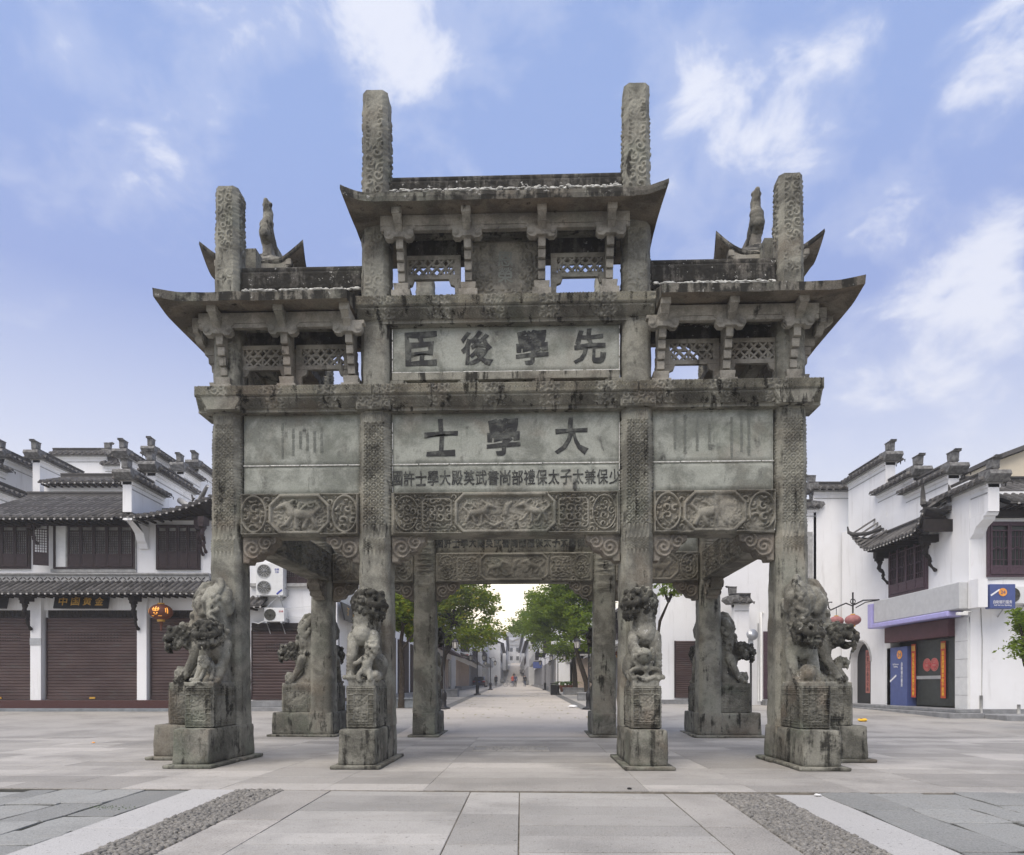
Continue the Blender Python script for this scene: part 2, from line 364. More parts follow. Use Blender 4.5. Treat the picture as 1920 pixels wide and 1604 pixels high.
M['car'] = plain('dark_car_paint', (.035, .032, .042), .25, spec=.6, var=.1)
M['tyre'] = plain('tyre_rubber', (.015, .015, .015), .9)
M['taillight'] = plain('tail_light', (.3, .02, .02), .3)
M['cream'] = plain('cream_plaster', (.62, .55, .42), .85, var=.1, scale=1)
M['fargrey'] = plain('grey_render', (.58, .58, .57), .9, var=.15, scale=.6)
M['paper'] = plain('white_paper', (.75, .75, .74), .9, var=.08)
M['cloth_dark'] = plain('dark_coat', (.02, .02, .022), .9); M['cloth_red'] = plain('red_jacket', (.5, .09, .06), .9)
M['cloth_blue'] = plain('blue_clothes', (.06, .08, .14), .9); M['cloth_white'] = plain('white_shirt', (.6, .6, .6), .9)
M['skin'] = plain('skin', (.42, .27, .2), .6); M['hair'] = plain('black_hair', (.012, .01, .01), .6)
def leafmat(name, a, b, c3):
    m, n = newmat(name); g = n.new('ShaderNodeNewGeometry'); r = g.outputs['Random Per Island']
    c = n.ramp(r, [(0, a), (.55, b), (.9, b), (1, c3)]); n.put(n.b.inputs['Base Color'], c); n.b.inputs['Roughness'].default_value = .55
    t = n.new('ShaderNodeBsdfTranslucent'); n.put(t.inputs[0], n.mix(.55, c, (.42, .52, .04)))
    mx = n.new('ShaderNodeMixShader'); mx.inputs[0].default_value = .5; n.put(mx.inputs[1], n.b.outputs[0]); n.put(mx.inputs[2], t.outputs[0])
    n.put([x for x in n.n if x.type == 'OUTPUT_MATERIAL'][0].inputs[0], mx.outputs[0]); return m
M['leaf'] = leafmat('green_leaves', (.05, .10, .018), (.14, .21, .03), (.22, .28, .04))
M['leaf_yellow'] = leafmat('yellowing_leaves', (.06, .11, .016), (.17, .22, .025), (.50, .34, .03))
M['palm'] = leafmat('cycad_leaves', (.03, .06, .02), (.05, .10, .03), (.07, .12, .03))
M['litter'] = leafmat('fallen_leaves', (.20, .12, .03), (.30, .20, .05), (.15, .09, .03))

# ------------------------------------------------------------------ lettering
def text_mesh(body, size, mat, depth=.004, bold=0.0, wob=0.0):
    """returns a mesh in the x-z plane, centred, facing -y"""
    c = bpy.data.curves.new('lettering', 'FONT'); c.body = body; c.size = size; c.extrude = depth/2; c.resolution_u = 3; c.bevel_depth = bold; c.bevel_resolution = 1
    c.align_x = 'CENTER'
    o = bpy.data.objects.new('lettering', c); COL.objects.link(o); bpy.context.view_layer.update()
    me = bpy.data.meshes.new_from_object(o.evaluated_get(bpy.context.evaluated_depsgraph_get()))
    bpy.data.objects.remove(o); bpy.data.curves.remove(c)
    n = len(me.vertices); co = np.zeros(n*3); me.vertices.foreach_get('co', co); co = co.reshape(-1, 3)
    if n:
        co[:, 0] -= (co[:, 0].min()+co[:, 0].max())/2; co[:, 1] -= (co[:, 1].min()+co[:, 1].max())/2
        if wob:
            P = np.stack([co[:, 0]*9/size*.35, co[:, 1]*9/size*.35, co[:, 0]*0], 1)
            co[:, 0] += (vnoise(P, 3)-.5)*wob; co[:, 1] += (vnoise(P, 8)-.5)*wob
        if bold: co[:, 2] *= depth/(depth+2*bold)
        w = np.stack([co[:, 0], -co[:, 2], co[:, 1]], 1); me.vertices.foreach_set('co', w.ravel())
    me.materials.clear(); me.materials.append(mat); me.update(); return me
def letter(body, size, mat, parent, loc, rz=0, bold=0.0, wob=0.0, width=None, height=None, name='lettering', vertical=False, depth=.004):
    if vertical:
        body = '\n'.join(body)
    me = text_mesh(body, size, mat, depth, bold, wob); o = link(name, me, parent, loc, rz)
    if width or height:
        d = o.dimensions; bpy.context.view_layer.update(); d = o.dimensions
        sx = width/max(d.x, 1e-4) if width else 1; sz = height/max(d.z, 1e-4) if height else 1
        o.scale = (sx if width else sz, 1, sz if height else sx)
    return o
# ------------------------------------------------------------------ relief patterns (x along, z up, metres; value 0..1)
def ss(a, b, x): t = np.clip((x-a)/(b-a), 0, 1); return t*t*(3-2*t)
def band(d, a, b, s=.006): return ss(a-s, a+s, d)*(1-ss(b-s, b+s, d))
def zigzag(x, z, p=.12): t = x/p*2+np.abs(((z/p) % 1)-.5)*4; return ss(-.3, .5, np.sin(2*np.pi*t))
FRET = np.array([[int(c) for c in r] for r in ('11111110', '10000010', '10111010', '10101010', '10100010', '10111110', '10000000', '11111111')])
def fret(x, z, p=.12): return FRET[np.floor((z/p % 1)*8).astype(int) % 8, np.floor((x/p % 1)*8).astype(int) % 8].astype(float)
def brocade(x, z, p=.15):
    a = (x/p) % 1-.5; b = (z/p) % 1-.5; A = np.abs(a); B = np.abs(b)
    o = np.maximum(np.maximum(A, B), (A+B)*.74)
    o = np.maximum(np.maximum(A, B), (A+B)*.7071); q = np.maximum(.5-A, .5-B)
    h = band(o, .30, .40, .025)+ss(.17, .12, o)+band(q, .07, .15, .02)+(o > .40)*((A < .05) | (B < .05))
    return np.clip(h, 0, 1)
def scroll(x, z, s=.16, seed=1, k=3.0):
    ix = np.floor(x/s).astype(int); iz = np.floor(z/s).astype(int); d1 = np.full(x.shape, 9.); d2 = d1.copy(); th = np.zeros(x.shape); sg = np.ones(x.shape)
    for dx in (-1, 0, 1):
        for dz in (-1, 0, 1):
            jx, jz = ix+dx, iz+dz; rx = _h(jx, jz, jx*0, seed); rz = _h(jx, jz, jx*0+3, seed)
            ex = x-(jx+.2+.6*rx)*s; ez = z-(jz+.2+.6*rz)*s; d = np.hypot(ex, ez); m = d < d1
            d2 = np.where(m, d1, np.minimum(d2, d)); th = np.where(m, np.arctan2(ez, ex)+rx*6, th); sg = np.where(m, np.where(rz > .5, 1., -1.), sg); d1 = np.minimum(d1, d)
    h = .5+.5*np.cos(2*np.pi*d1/s*k-th*sg)
    return ss(.25, .75, h)*ss(0, .05*s*4, d2-d1)
def cap2(x, z, a, b, r):
    ax, az = a; bx, bz = b; t = np.clip(((x-ax)*(bx-ax)+(z-az)*(bz-az))/((bx-ax)**2+(bz-az)**2+1e-9), 0, 1)
    d = np.hypot(x-ax-t*(bx-ax), z-az-t*(bz-az))/r; return np.sqrt(np.clip(1-d*d, 0, 1))*min(1, r/.05)
def beast(x, z, cx, cz, s, dr=1):
    x = (x-cx)*dr/s; z = (z-cz)/s; h = 0
    for a, b, r in [((-.2, -.02), (.12, .04), .085), ((.1, .04), (.2, .17), .06), ((.2, .18), (.3, .14), .055), ((.3, .14), (.36, .12), .035),
                    ((.1, 0), (.22, -.16), .035), ((.22, -.16), (.3, -.2), .025), ((.05, -.02), (.04, -.22), .035), ((-.18, -.04), (-.1, -.2), .04), ((-.22, -.02), (-.3, -.2), .04),
                    ((-.26, .02), (-.36, .12), .035), ((-.36, .12), (-.3, .22), .03), ((-.3, .22), (-.22, .2), .025), ((.14, .22), (.06, .28), .03), ((-.05, .1), (-.12, .16), .03), ((.0, .12), (-.03, .2), .03)]:
        h = np.maximum(h, cap2(x, z, a, b, r))
    return h
def rectd(x, z, w, h): return np.minimum(w/2-np.abs(x), h/2-np.abs(z))
def cart(x, z, w, h, c): return np.minimum(np.minimum(w/2-np.abs(x), h/2-np.abs(z)), (w/2+h/2-c-np.abs(x)-np.abs(z))*.7)
def lintel_center(x, z):
    W, H = 3.72, .71; e = rectd(x, z, W, H); h = band(e, .018, .04)
    c = cart(x, z, 1.62, .62, .13); inside = c > .05
    hb = np.maximum(beast(x, z, -.42, .0, .72, 1), beast(x, z, .46, .02, .72, -1))
    for a, b, r in [((0, -.02), (.03, .12), .05), ((.03, .12), (.1, .17), .03), ((0, -.02), (-.03, -.16), .02)]: hb = np.maximum(hb, cap2(x, z, a, b, r))
    for k in range(7):
        an = .15+.2*k; hb = np.maximum(hb, np.maximum(cap2(x, z, (.04, .02), (.04+.3*math.cos(an-.5), .02+.22*math.sin(an-.4)), .016), cap2(x, z, (-.04, .02), (-.04-.3*math.cos(an-.5), .02+.22*math.sin(an-.4)), .016)))
    for k in range(5): hb = np.maximum(hb, cap2(x, z, (-.05-.13*k, -.15-.06*(k % 2)), (-.18-.13*k, -.15-.06*((k+1) % 2)), .026))
    hb = np.maximum(hb, .28*scroll(x, z, .12, 5, 2))
    ax = np.abs(x); m1 = cart(ax-1.12, z, .5, .5, .05); sq = .55*band(m1, .0, .03)+.8*(m1 > .03)*scroll(ax-1.12, np.abs(z), .14, 41, 2.2)
    m2 = 1-np.hypot((ax-1.62)/.2, z/.29); md = band(m2, .0, .10, .02)+.9*(m2 > .18)*scroll(x, z, .13, 9, 2.2)
    o = .85*scroll(x, z, .15, 3, 2.6)
    h2 = np.where(m1 > -.02, sq, np.where(m2 > -.04, md, o)); h2 = np.where(e > .05, h2, 0)
    return np.clip(np.where(c > -.03, np.maximum(band(c, -.02, .03), np.where(inside, hb, 0)), np.maximum(h, h2)), 0, 1)
def lintel_wing(x, z, seed=1):
    W, H = 1.98, .71; e = rectd(x, z, W, H); h = band(e, .015, .04); c = cart(x, z, .98, .62, .17); ax = np.abs(x)
    hb = np.maximum(beast(x, z, -.02, -.01, .98, -1 if seed % 2 else 1), .3*scroll(x, z, .13, seed+4, 2))
    m2 = 1-np.maximum(np.abs((ax-.76)/.21), np.abs(z)/.31)**1.0; m2 = 1-np.hypot((ax-.76)/.22, z/.32)
    md = band(m2, 0, .14, .03)+.9*(m2 > .22)*scroll(x, z, .17, seed+7, 2.0)
    h2 = np.where(m2 > -.06, md, .8*scroll(x, z, .15, seed+2, 2.2)*(e > .06))
    return np.clip(np.where(c > -.03, np.maximum(band(c, -.02, .03), np.where(c > .05, hb, 0)), np.maximum(h, h2)), 0, 1)
def lintel_worn(x, z): return lintel_wing(x, z, 2)*ss(.35, .6, fbm(np.stack([x.ravel()*2.2, z.ravel()*2.2, z.ravel()*0], 1), 4).reshape(x.shape)+.12*(x < 0))
def lintel_side(x, z):
    W = 4.6; e = rectd(x, z, W, .71); c = cart(x, z, 1.7, .62, .15); h = band(e, .018, .04)
    return np.clip(np.where(c > 0, np.maximum(band(c, 0, .04), .9*scroll(x, z, .2, 11, 2)), np.maximum(h, .85*scroll(x, z, .17, 12, 2.4)*(e > .05))), 0, 1)
def relief(mb, o, u, v, nrm, w, h, fn, depth=.03, res=.012, seed=0, skirt=.03):
    """adds a carved face centred on o, spanned by u (along) and v (up), standing out along nrm"""
    nx, nz = max(4, int(w/res)), max(4, int(h/res)); X, Z = np.meshgrid(np.linspace(-w/2, w/2, nx+1), np.linspace(-h/2, h/2, nz+1), indexing='ij')
    D = fn(X, Z)*depth if fn else X*0
    D = D+(fbm(np.stack([X.ravel()*8+seed, Z.ravel()*8, X.ravel()*0+seed], 1), 2).reshape(X.shape)-.5)*.014
    D[0, :] = D[-1, :] = D[:, 0] = D[:, -1] = -skirt
    o, u, v, nrm = map(np.array, (o, u, v, nrm))
    P = o+X[..., None]*u+Z[..., None]*v+D[..., None]*nrm
    mb.grid(P, True, bool(np.dot(np.cross(u, v), nrm) < 0))

# ------------------------------------------------------------------ the archway
YAW = -1.8
G = thing('memorial_archway', 'old carved grey stone memorial archway with inscribed panels and tall pillars standing in the square', 'archway', (-.026, 13.964, 0), R(YAW))
GM = Matrix.Translation((-.026, 13.964, 0)) @ Matrix.Rotation(R(YAW), 4, 'Z')
def gw(x, y, z): return GM @ Vector((x, y, z))
YP, XI, XO = 2.565, 2.155, 4.655           # pillar rows, inner and outer pillar lines
FRONT = []                                  # parts of the front face that the back face repeats
def fpart(o): FRONT.append(o); return o

def pillar_mesh(name, top, hw0, hw1, zones, seed, chamf=.07):
    """square pillar with chamfered arrises; the carved zones are real relief"""
    zs = []
    z = .57
    while z < top:
        zs.append(z); fine = any(a <= z <= b for a, b, f, d in zones); z += .0125 if fine else .09
    zs.append(top); zs = np.array(zs); cnt = {0: 49, 1: 22, 2: 5, 3: 22}
    base = []; fr = []; face = []
    dirs = [((1, 0), (0, -1)), ((0, 1), (1, 0)), ((-1, 0), (0, 1)), ((0, -1), (-1, 0))]
    for k, (t, n) in enumerate(dirs):
        for s_ in np.linspace(-1, 1, cnt[k]): fr.append((s_, t, n)); face.append(k)
    V = np.zeros((len(zs), len(fr)+1, 3)); sarr = np.array([f[0] for f in fr]); T = np.array([f[1] for f in fr]); NN = np.array([f[2] for f in fr])
    hw = hw0+(hw1-hw0)*(zs-.57)/(top-.57)
    S = (hw[:, None]-chamf)*sarr[None]; D = np.zeros_like(S)
    for a, b, f, d in zones:
        m = (zs >= a) & (zs <= b)
        if m.any(): D[m] += f(S[m], np.repeat(zs[m][:, None], S.shape[1], 1))*d
    edge = np.abs(sarr) > .999; D[:, edge] = 0
    P0 = np.stack([S.ravel()*5+seed*7, np.repeat(zs, S.shape[1])*5, np.tile(np.array(face)*3.3, len(zs))], 1); D += (fbm(P0, seed).reshape(S.shape)-.5)*.03
    XY = S[..., None]*T[None]+(hw[:, None]+D)[..., None]*NN[None]
    V[:, :-1, :2] = XY; V[:, -1, :2] = XY[:, 0]; V[..., 2] = zs[:, None]
    mb = MB(); mb.grid(V, True); n = V.shape[1]-1
    topz = V[-1, :-1]; mb.add(topz, [tuple(range(n))])
    return mb.mesh(name, M['pillar'])
wear = lambda x, z: ss(.38, .58, fbm(np.stack([x.ravel()*4, z.ravel()*2.2, x.ravel()*0+2], 1), 9).reshape(x.shape))*.85+.15
cloud = lambda x, z: scroll(x, z, .19, 21, 2.4)*wear(x, z)
cloud2 = lambda x, z: scroll(x, z, .16, 25, 2.4)*wear(x, z)
zin = [(3.28, 3.34, lambda x, z: fret(x, z, .06), .012), (3.36, 3.66, lambda x, z: zigzag(x, z, .13), .016), (3.68, 3.74, lambda x, z: fret(x, z, .06), .012), (3.78, 5.58, lambda x, z: brocade(x+.0675, z, .135), .03),
       (5.6, 5.76, lambda x, z: fret(x, z, .14), .016), (7.56, 8.7, cloud, .02), (9.0, 11.0, cloud, .024)]
zout = zin[:2]+[(3.68, 3.74, lambda x, z: fret(x, z, .06), .012), (3.78, 5.58, lambda x, z: brocade(x+.0675, z, .135)*.8, .026), (5.6, 5.76, lambda x, z: fret(x, z, .14), .014), (6.16, 7.4, cloud2, .018), (7.9, 9.5, cloud2, .022)]
pm_i = pillar_mesh('pillar_inner', 11.06, .275, .205, zin, 1)
pm_o = pillar_mesh('pillar_outer', 9.55, .275, .19, zout, 2)
for sx in (-1, 1):
    for (xx, me) in ((XI, pm_i), (XO, pm_o)):
        o = fpart(link('pillar', me, G, (sx*xx, -YP, 0)))

# plinths, pedestals for the lions, thin footing slabs
fs = rough_box(.74, 1.90, .055, .12, .006, .02, 3).mesh('footing_slab', M['plinth'])
pl = rough_box(.56, 1.68, .53, .06, .014, .035, 4, .97).mesh('plinth', M['plinth'])
def pedestal_mesh():
    mb = MB(); w, d, h = .43, .80, .63
    mb.b(-w/2+.03, w/2-.03, -d/2+.03, d/2, 0, h)
    def fn(W):
        def f(x, z):
            e = rectd(x, z, W, h); i = e > .115
            return np.clip(band(e, .012, .022, .004)+np.where((e > .022) & (e < .095), fret(x+W/2, z+h/2, .073), 0)+band(e, .1, .112, .004)+np.where(i, np.maximum(beast(x, z, 0, -.03, .5, 1)*.9, .55*scroll(x, z, .09, 31, 1.6)), 0), 0, 1)
        return f
    relief(mb, (0, -d/2, h/2), (1, 0, 0), (0, 0, 1), (0, -1, 0), w, h, fn(w), .024, .0085, 1)
    for s_ in (-1, 1): relief(mb, (s_*w/2, 0, h/2), (0, s_*1, 0), (0, 0, 1), (s_, 0, 0), d, h, fn(d), .018, .012, 2+s_)
    mb.box(0, 0, h+.0, w+.01, d+.01, .03)
    return mb.mesh('pedestal', M['plinth'])
ped = pedestal_mesh()
PEDTOP = .585+.63+.015
arms = []                                   # (x, y, rotation) of every arm that carries a lion
for sy in (-1, 1):
    for sx in (-1, 1):
        rz = 0 if sy < 0 else math.pi
        arms += [(sx*XI, sy*YP, rz, 'sit'), (sx*XO, sy*YP, rz, 'down'), (sx*XO, sy*YP, (-math.pi/2 if sx < 0 else math.pi/2), 'down')]
for i, (x, y, rz, k) in enumerate(arms):
    def at(dx, dy, z): v = Matrix.Rotation(rz, 3, 'Z') @ Vector((dx, dy, 0)); return (x+v.x, y+v.y, z)
    sd = abs(abs(rz)-math.pi/2) < .1; sh = .09 if sd else 0            # the arms on the flanks are a little shorter
    for nm_, me_, q_ in (('footing_slab', fs, at(0, -.52+sh, .002*(i % 3))), ('plinth', pl, at(0, -.53+sh, .05+.003*(i % 3)))):
        o = link(nm_, me_, G, q_, rz); o.scale = (1, .89 if sd else 1, 1)
    link('pedestal', ped, G, at(0, -.70+sh*1.8, .585), rz)

# lower carved lintels
def lintel(w, fn, fn_in, th=.38, h=.71):
    mb = MB(); mb.b(-w/2, w/2, -th/2+.02, th/2-.02, -h/2, h/2)
    relief(mb, (0, -th/2, 0), (1, 0, 0), (0, 0, 1), (0, -1, 0), w, h, fn, .065, .0115, 1)
    relief(mb, (0, th/2, 0), (-1, 0, 0), (0, 0, 1), (0, 1, 0), w, h, fn_in, .036, .018, 2); return mb
ZL = 4.065
WING = (XI+XO)/2; WW = XO-XI-.54; WC = 2*XI-.54
fpart(lintel(WC, lintel_center, lintel_center).build('carved_lintel', M['carved'], G, (0, -YP, ZL)))
fpart(lintel(WW, lambda x, z: lintel_wing(x, z, 1), lambda x, z: lintel_wing(x, z, 3)).build('carved_lintel', M['carved'], G, (-WING, -YP, ZL)))
fpart(lintel(WW, lintel_worn, lambda x, z: lintel_wing(x, z, 3)).build('carved_lintel', M['carved'], G, (WING, -YP, ZL)))
sl = lintel(2*YP-.55, lintel_side, lintel_side).mesh('side_lintel', M['carved'])
for sx in (-1, 1): link('carved_lintel', sl, G, (sx*XO, 0, ZL), math.pi/2)

# corbels under the lintel ends
def corbel():
    out = [(0, 0), (.56, 0), (.55, -.10), (.47, -.15), (.42, -.24), (.30, -.27), (.24, -.36), (.12, -.38), (.10, -.43), (0, -.43)]
    mb = MB(); mb.prism([(x, z) for x, z in out], -.13, .13, 'y')
    nx, nz = 50, 40
    X, Z = np.meshgrid(np.linspace(.01, .55, nx), np.linspace(-.42, -.01, nz), indexing='ij')
    zlow = np.interp(X, [0, .10, .12, .24, .30, .42, .47, .55], [-.43, -.43, -.38, -.36, -.27, -.24, -.15, -.10]); Z = np.maximum(Z, zlow+.012)
    Dp = np.clip(1.15*ss(.2, .8, .5+.5*np.cos(2*np.pi*np.hypot(X-.17, Z+.2)/.085-np.arctan2(Z+.2, X-.17)))*(np.hypot(X-.17, Z+.2) < .16)+ss(.2, .8, .5+.5*np.cos(2*np.pi*np.hypot(X-.40, Z+.11)/.075+np.arctan2(Z+.11, X-.40)))*(np.hypot(X-.40, Z+.11) < .13), 0, 1)*.035
    for sg in (-1, 1):
        P = np.stack([X, sg*(.135+Dp), Z], -1); mb.grid(P, True, sg > 0)
    return mb.mesh('corbel', M['pinkstone'])
cb = corbel()
def put_corbels(x0, x1, y, rz=0):
    for xx, s in ((x0, 1), (x1, -1)):
        o = fpart(link('corbel', cb, G, (xx, y, ZL-.357), 0)); o.scale = (s, 1, 1)
for a, b in ((-XI+.27, XI-.27), (-XO+.27, -XI-.27), (XI+.27, XO-.27)): put_corbels(a, b, -YP)
for sx in (-1, 1):
    for sy in (-1, 1): o = link('corbel', cb, G, (sx*XO, sy*(YP-.27), ZL-.357), -math.pi/2*sy)

# inscribed panels
def slab(w, h, seed, th=.22, both=True):
    mb = MB(); mb.b(-w/2, w/2, -th/2+.02, th/2-.02, -h/2, h/2)
    relief(mb, (0, -th/2, 0), (1, 0, 0), (0, 0, 1), (0, -1, 0), w, h, None, .0, .04, seed); relief(mb, (0, th/2, 0), (-1, 0, 0), (0, 0, 1), (0, 1, 0), w, h, None, 0, .06, seed+3); return mb
def mortar(x0, x1, z, y):
    rnd = random.Random(int(z*100)); mb = MB(); x = x0
    while x < x1:
        l = rnd.uniform(.1, .5); mb.b(x, min(x1, x+l), y-.006, y+.01, z-.008*rnd.uniform(.5, 1.2), z+.009*rnd.uniform(.4, 1.2)); x += l+rnd.choice([0, 0, .02, .06])
    return mb
YT = -YP-.11
def panel(x, w, z0, z1, seed): return fpart(slab(w, z1-z0-.012, seed).build('inscription_panel', M['panel'], G, (x, -YP, (z0+z1)/2)))
p1 = panel(0, WC, 4.905, 5.76, 1); p2 = panel(0, WC, 4.425, 4.905, 2); p3 = panel(0, WC, 6.43, 7.18, 3)
for ch, px in (('大', 1072), ('學', 944), ('士', 826)):
    letter(ch, .6, M['ink'], p1, (fx(px, 11.22)+.11, -.118, .02), bold=.016, wob=.07, width=.56, height=.62)
for i, ch in enumerate('國許士學大殿英武書尚部禮保太子太兼保少'):
    letter(ch, .21, M['ink'], p2, (-1.80+i*.2, -.118, .01), bold=.003, wob=.018, width=.185, height=.25)
    letter(ch, .21, M['ink'], p2, (1.80-i*.2, .118, .01), math.pi, bold=.006, wob=.012, width=.185, height=.25)
for ch, px in (('先', 1106), ('學', 998), ('後', 894), ('臣', 789)):
    letter(ch, .55, M['ink'], p3, (fx(px, 11.22)+.11, -.118, .02), bold=.015, wob=.07, width=.54, height=.58)
for sx in (-1, 1):
    a = panel(sx*WING, WW, 4.905, 5.76, 5+sx); b_ = panel(sx*WING, WW, 4.425, 4.905, 8+sx)
    rnd = random.Random(5+sx)
    cols = [(-.32, 8, '万曆十二年十月吉日'), (-.14, 6, '都御史臣立'), (-.02, 4, '巡按御史'), (.10, 4, '巡撫江南'), (.22, 5, '按察使司'), (.34, 6, '知府高時')] if sx < 0 else \
           [(-.62, 7, '欽差總督'), (-.46, 8, '提督學校御史'), (-.26, 7, '兵備副使'), (-.06, 6, '知府同知'), (.3, 9, '徽州府知府推官'), (.46, 8, '歙縣知縣縣丞'), (.58, 9, '教諭訓導典史')]
    for x, n, t in cols: letter(t, .06, M['ink_faint'], a, (x, -.117, rnd.uniform(-.04, .06)), vertical=True, bold=.001, width=.05, height=.075*n)
    fpart(mortar(-WW/2, WW/2, 0, 0).build('mortar_joint', M['white_mortar'], G, (sx*WING, YT-.004, 4.905)))
fpart(mortar(-WC/2, WC/2, 0, 0).build('mortar_joint', M['white_mortar'], G, (0, YT-.004, 4.905)))
fpart(mortar(-WC/2, WC/2, .01, 0).build('mortar_joint', M['white_mortar'], G, (0, YT-.004, 6.42)))
for sx in (-1, 1):
    for x, h0, h1 in ((sx*(WC/2-.008), 6.45, 7.15), (sx*(WC/2-.008), 4.45, 5.6), (sx*(XO-.285), 3.75, 4.4)):
        mb = MB(); rnd = random.Random(int(h0*10+sx)); z = h0
        while z < h1: l = rnd.uniform(.08, .3); mb.b(-.007, .006, -.006, .01, z, min(z+l, h1)); z += l+rnd.choice([0, .03, .09])
        fpart(mb.build('mortar_joint', M['white_mortar'], G, (x, (YT-.004) if h0 > 4 else (-YP-.205), 0)))
# slotted beam under the upper panel
mb = MB(); mb.b(-WC/2, WC/2, -.13, .13, 6.295, 6.425)
for x in (-WC/2+.07, -.62, .62, WC/2-.07): mb.box(x, 0, 6.222, .20, .2, .15, top=1.3); mb.tube([(x-.13, -.1, 6.25), (x-.13, .1, 6.25)], .042, 8); mb.tube([(x+.13, -.1, 6.25), (x+.13, .1, 6.25)], .042, 8)
fpart(mb.build('slotted_beam', M['cornice'], G, (0, -YP, 0), bevel=.01))

# carved cornices in two steps
def cornice(L, fn, ends=True):
    mb = MB(); prof = [(-.30, .02), (.30, .02), (.22, 0.0), (-.22, 0)]
    mb.b(-L/2, L/2, -.36, .36, .20, .36); mb.prism([(-.345, .2), (.345, .2), (.235, .012), (-.235, .012)], -L/2+.01, L/2-.01, 'x'); mb.b(-L/2+.005, L/2-.005, -.235, .235, -.02, .012)
    for sg in (-1, 1):
        relief(mb, (0, sg*.375, .285), (-sg, 0, 0), (0, 0, 1), (0, sg, 0), L, .17, fn, .026, .0125, 3, .015)
        nv = np.array((0, sg*.855, -.52)); relief(mb, (0, sg*.30, .107), (-sg, 0, 0), (0, sg*.52, .855), nv, L-.04, .19, fn, .026, .0125, 4, .012)
    return mb
def block_mb(w):
    mb = rough_box(w, .66, .25, .04, .010, .02, 6)
    for sg in (-1, 1): relief(mb, (0, sg*.335, .125), (-sg, 0, 0), (0, 0, 1), (0, sg, 0), w-.03, .22, lambda x, z: scroll(x, z, .13, 14, 2), .022, .012, 2, .03)
    return mb
def cfn(x, z): return np.where((x/.9 % 1) < .62, zigzag(x, z, .09), scroll(x, z, .11, 6, 1.7))
fpart(cornice(2*XI, cfn).build('cornice', M['cornice'], G, (0, -YP, 5.77)))
for sx in (-1, 1):
    fpart(cornice(XO-XI+.43, cfn).build('cornice', M['cornice'], G, (sx*(WING+.225), -YP, 5.773+.002*sx)))
    fpart(block_mb(.575).build('cornice_block', M['cornice'], G, (sx*XI, -YP, 5.75)))
    c = cornice(2*YP+.75, cfn).build('cornice', M['cornice'], G, (sx*XO, 0, 5.778), math.pi/2)
fpart(cornice(2*XI+.56, cfn).build('cornice', M['cornice'], G, (0, -YP, 7.20)))
for sx in (-1, 1):                                       # end blocks wrap the outer corners
    fpart(block_mb(.60).build('cornice_block', M['cornice'], G, (sx*XO, -YP, 5.75)))

# bracket sets that carry the eaves
def bracket():
    mb = MB(); mb.box(0, -.12, .065, .31, .42, .13); mb.box(0, -.12, .19, .23, .34, .12, top=1.12)
    ys = [-.20, -.235, -.28, -.335]
    for k in range(4): mb.box(0, ys[k]+.08, .30+k*.145+.07, .115, .26+.02*k, .135, top=1.06)
    mb.prism([(-.1, .84), (-.40, .84), (-.46, .93), (-.52, .99), (-.60, 1.05), (-.70, 1.12), (-.70, 1.215), (-.1, 1.215)], -.062, .062, 'x')
    mb.box(0, -.50, 1.08, .145, .18, .10); mb.box(0, -.66, 1.17, .15, .10, .11)
    return mb
def cloud_arm():
    out = [(0, 0), (.30, 0), (.30, -.06), (.26, -.07), (.27, -.17), (.22, -.235), (.13, -.24), (.09, -.20), (0, -.20)]
    mb = MB(); mb.prism([(x, z) for x, z in out], -.06, .06, 'y'); mb.prism([(-x, z) for x, z in out][::-1], -.06, .06, 'y')
    for s in (-1, 1):
        mb.tube([(s*.20, -.075, -.13), (s*.20, .075, -.13)], .052, 10); mb.tube([(s*.195, -.082, -.145), (s*.195, -.06, -.145)], .022, 8)
    return mb
bme = bracket().mesh('eave_bracket', M['bracket']); ame = cloud_arm().mesh('cloud_arm', M['bracket'])
def put_bracket(x, y, z, rz):
    b = fpart(link('eave_bracket', bme, G, (x, y, z), rz, bevel=.008)); a = link('cloud_arm', ame, b, (0, -.43, 1.06), 0, bevel=.012); a.scale = (.9, 1, .88); return b
for x in (-1.70, -.60, .60, 1.70): put_bracket(x, -YP, 7.56, 0)
for sx in (-1, 1):
    for x in (2.53, 3.59, 4.655): put_bracket(sx*x, -YP, 6.06, 0)
    for y in (-YP, -.86): put_bracket(sx*XO, y, 6.06, math.pi/2*sx)
# rear halves of those sets stand inside, seen from below
# beam under the soffit
def eave_beam(L, z): return MB().b(-L/2, L/2, -.06, .06, 0, .17).b(-L/2, L/2, -.045, .045, -.07, 0)
fpart(eave_beam(4.0, 0).build('eave_beam', M['bracket'], G, (0, -YP-.43, 8.62), bevel=.01))
for sx in (-1, 1):
    fpart(eave_beam(2.5, 0).build('eave_beam', M['bracket'], G, (sx*3.72, -YP-.43, 7.10), bevel=.01))
    o = eave_beam(2*YP+.7, 0).build('eave_beam', M['bracket'], G, (sx*(XO+.43), 0, 7.102), math.pi/2, bevel=.01)
# plates the roofs rest on, over the pillar line
fpart(MB().b(-1.93, 1.93, -.12, .12, 8.70, 8.86).build('top_beam', M['stone'], G, (0, -YP, 0)))
for sx in (-1, 1):
    fpart(MB().b(-.98, .98, -.12, .12, 7.20, 7.34).build('top_beam', M['stone'], G, (sx*WING, -YP, 0)))
    MB().b(-2.3, 2.3, -.12, .12, 7.20, 7.34).build('top_beam', M['stone'], G, (sx*XO, 0, 0), math.pi/2)

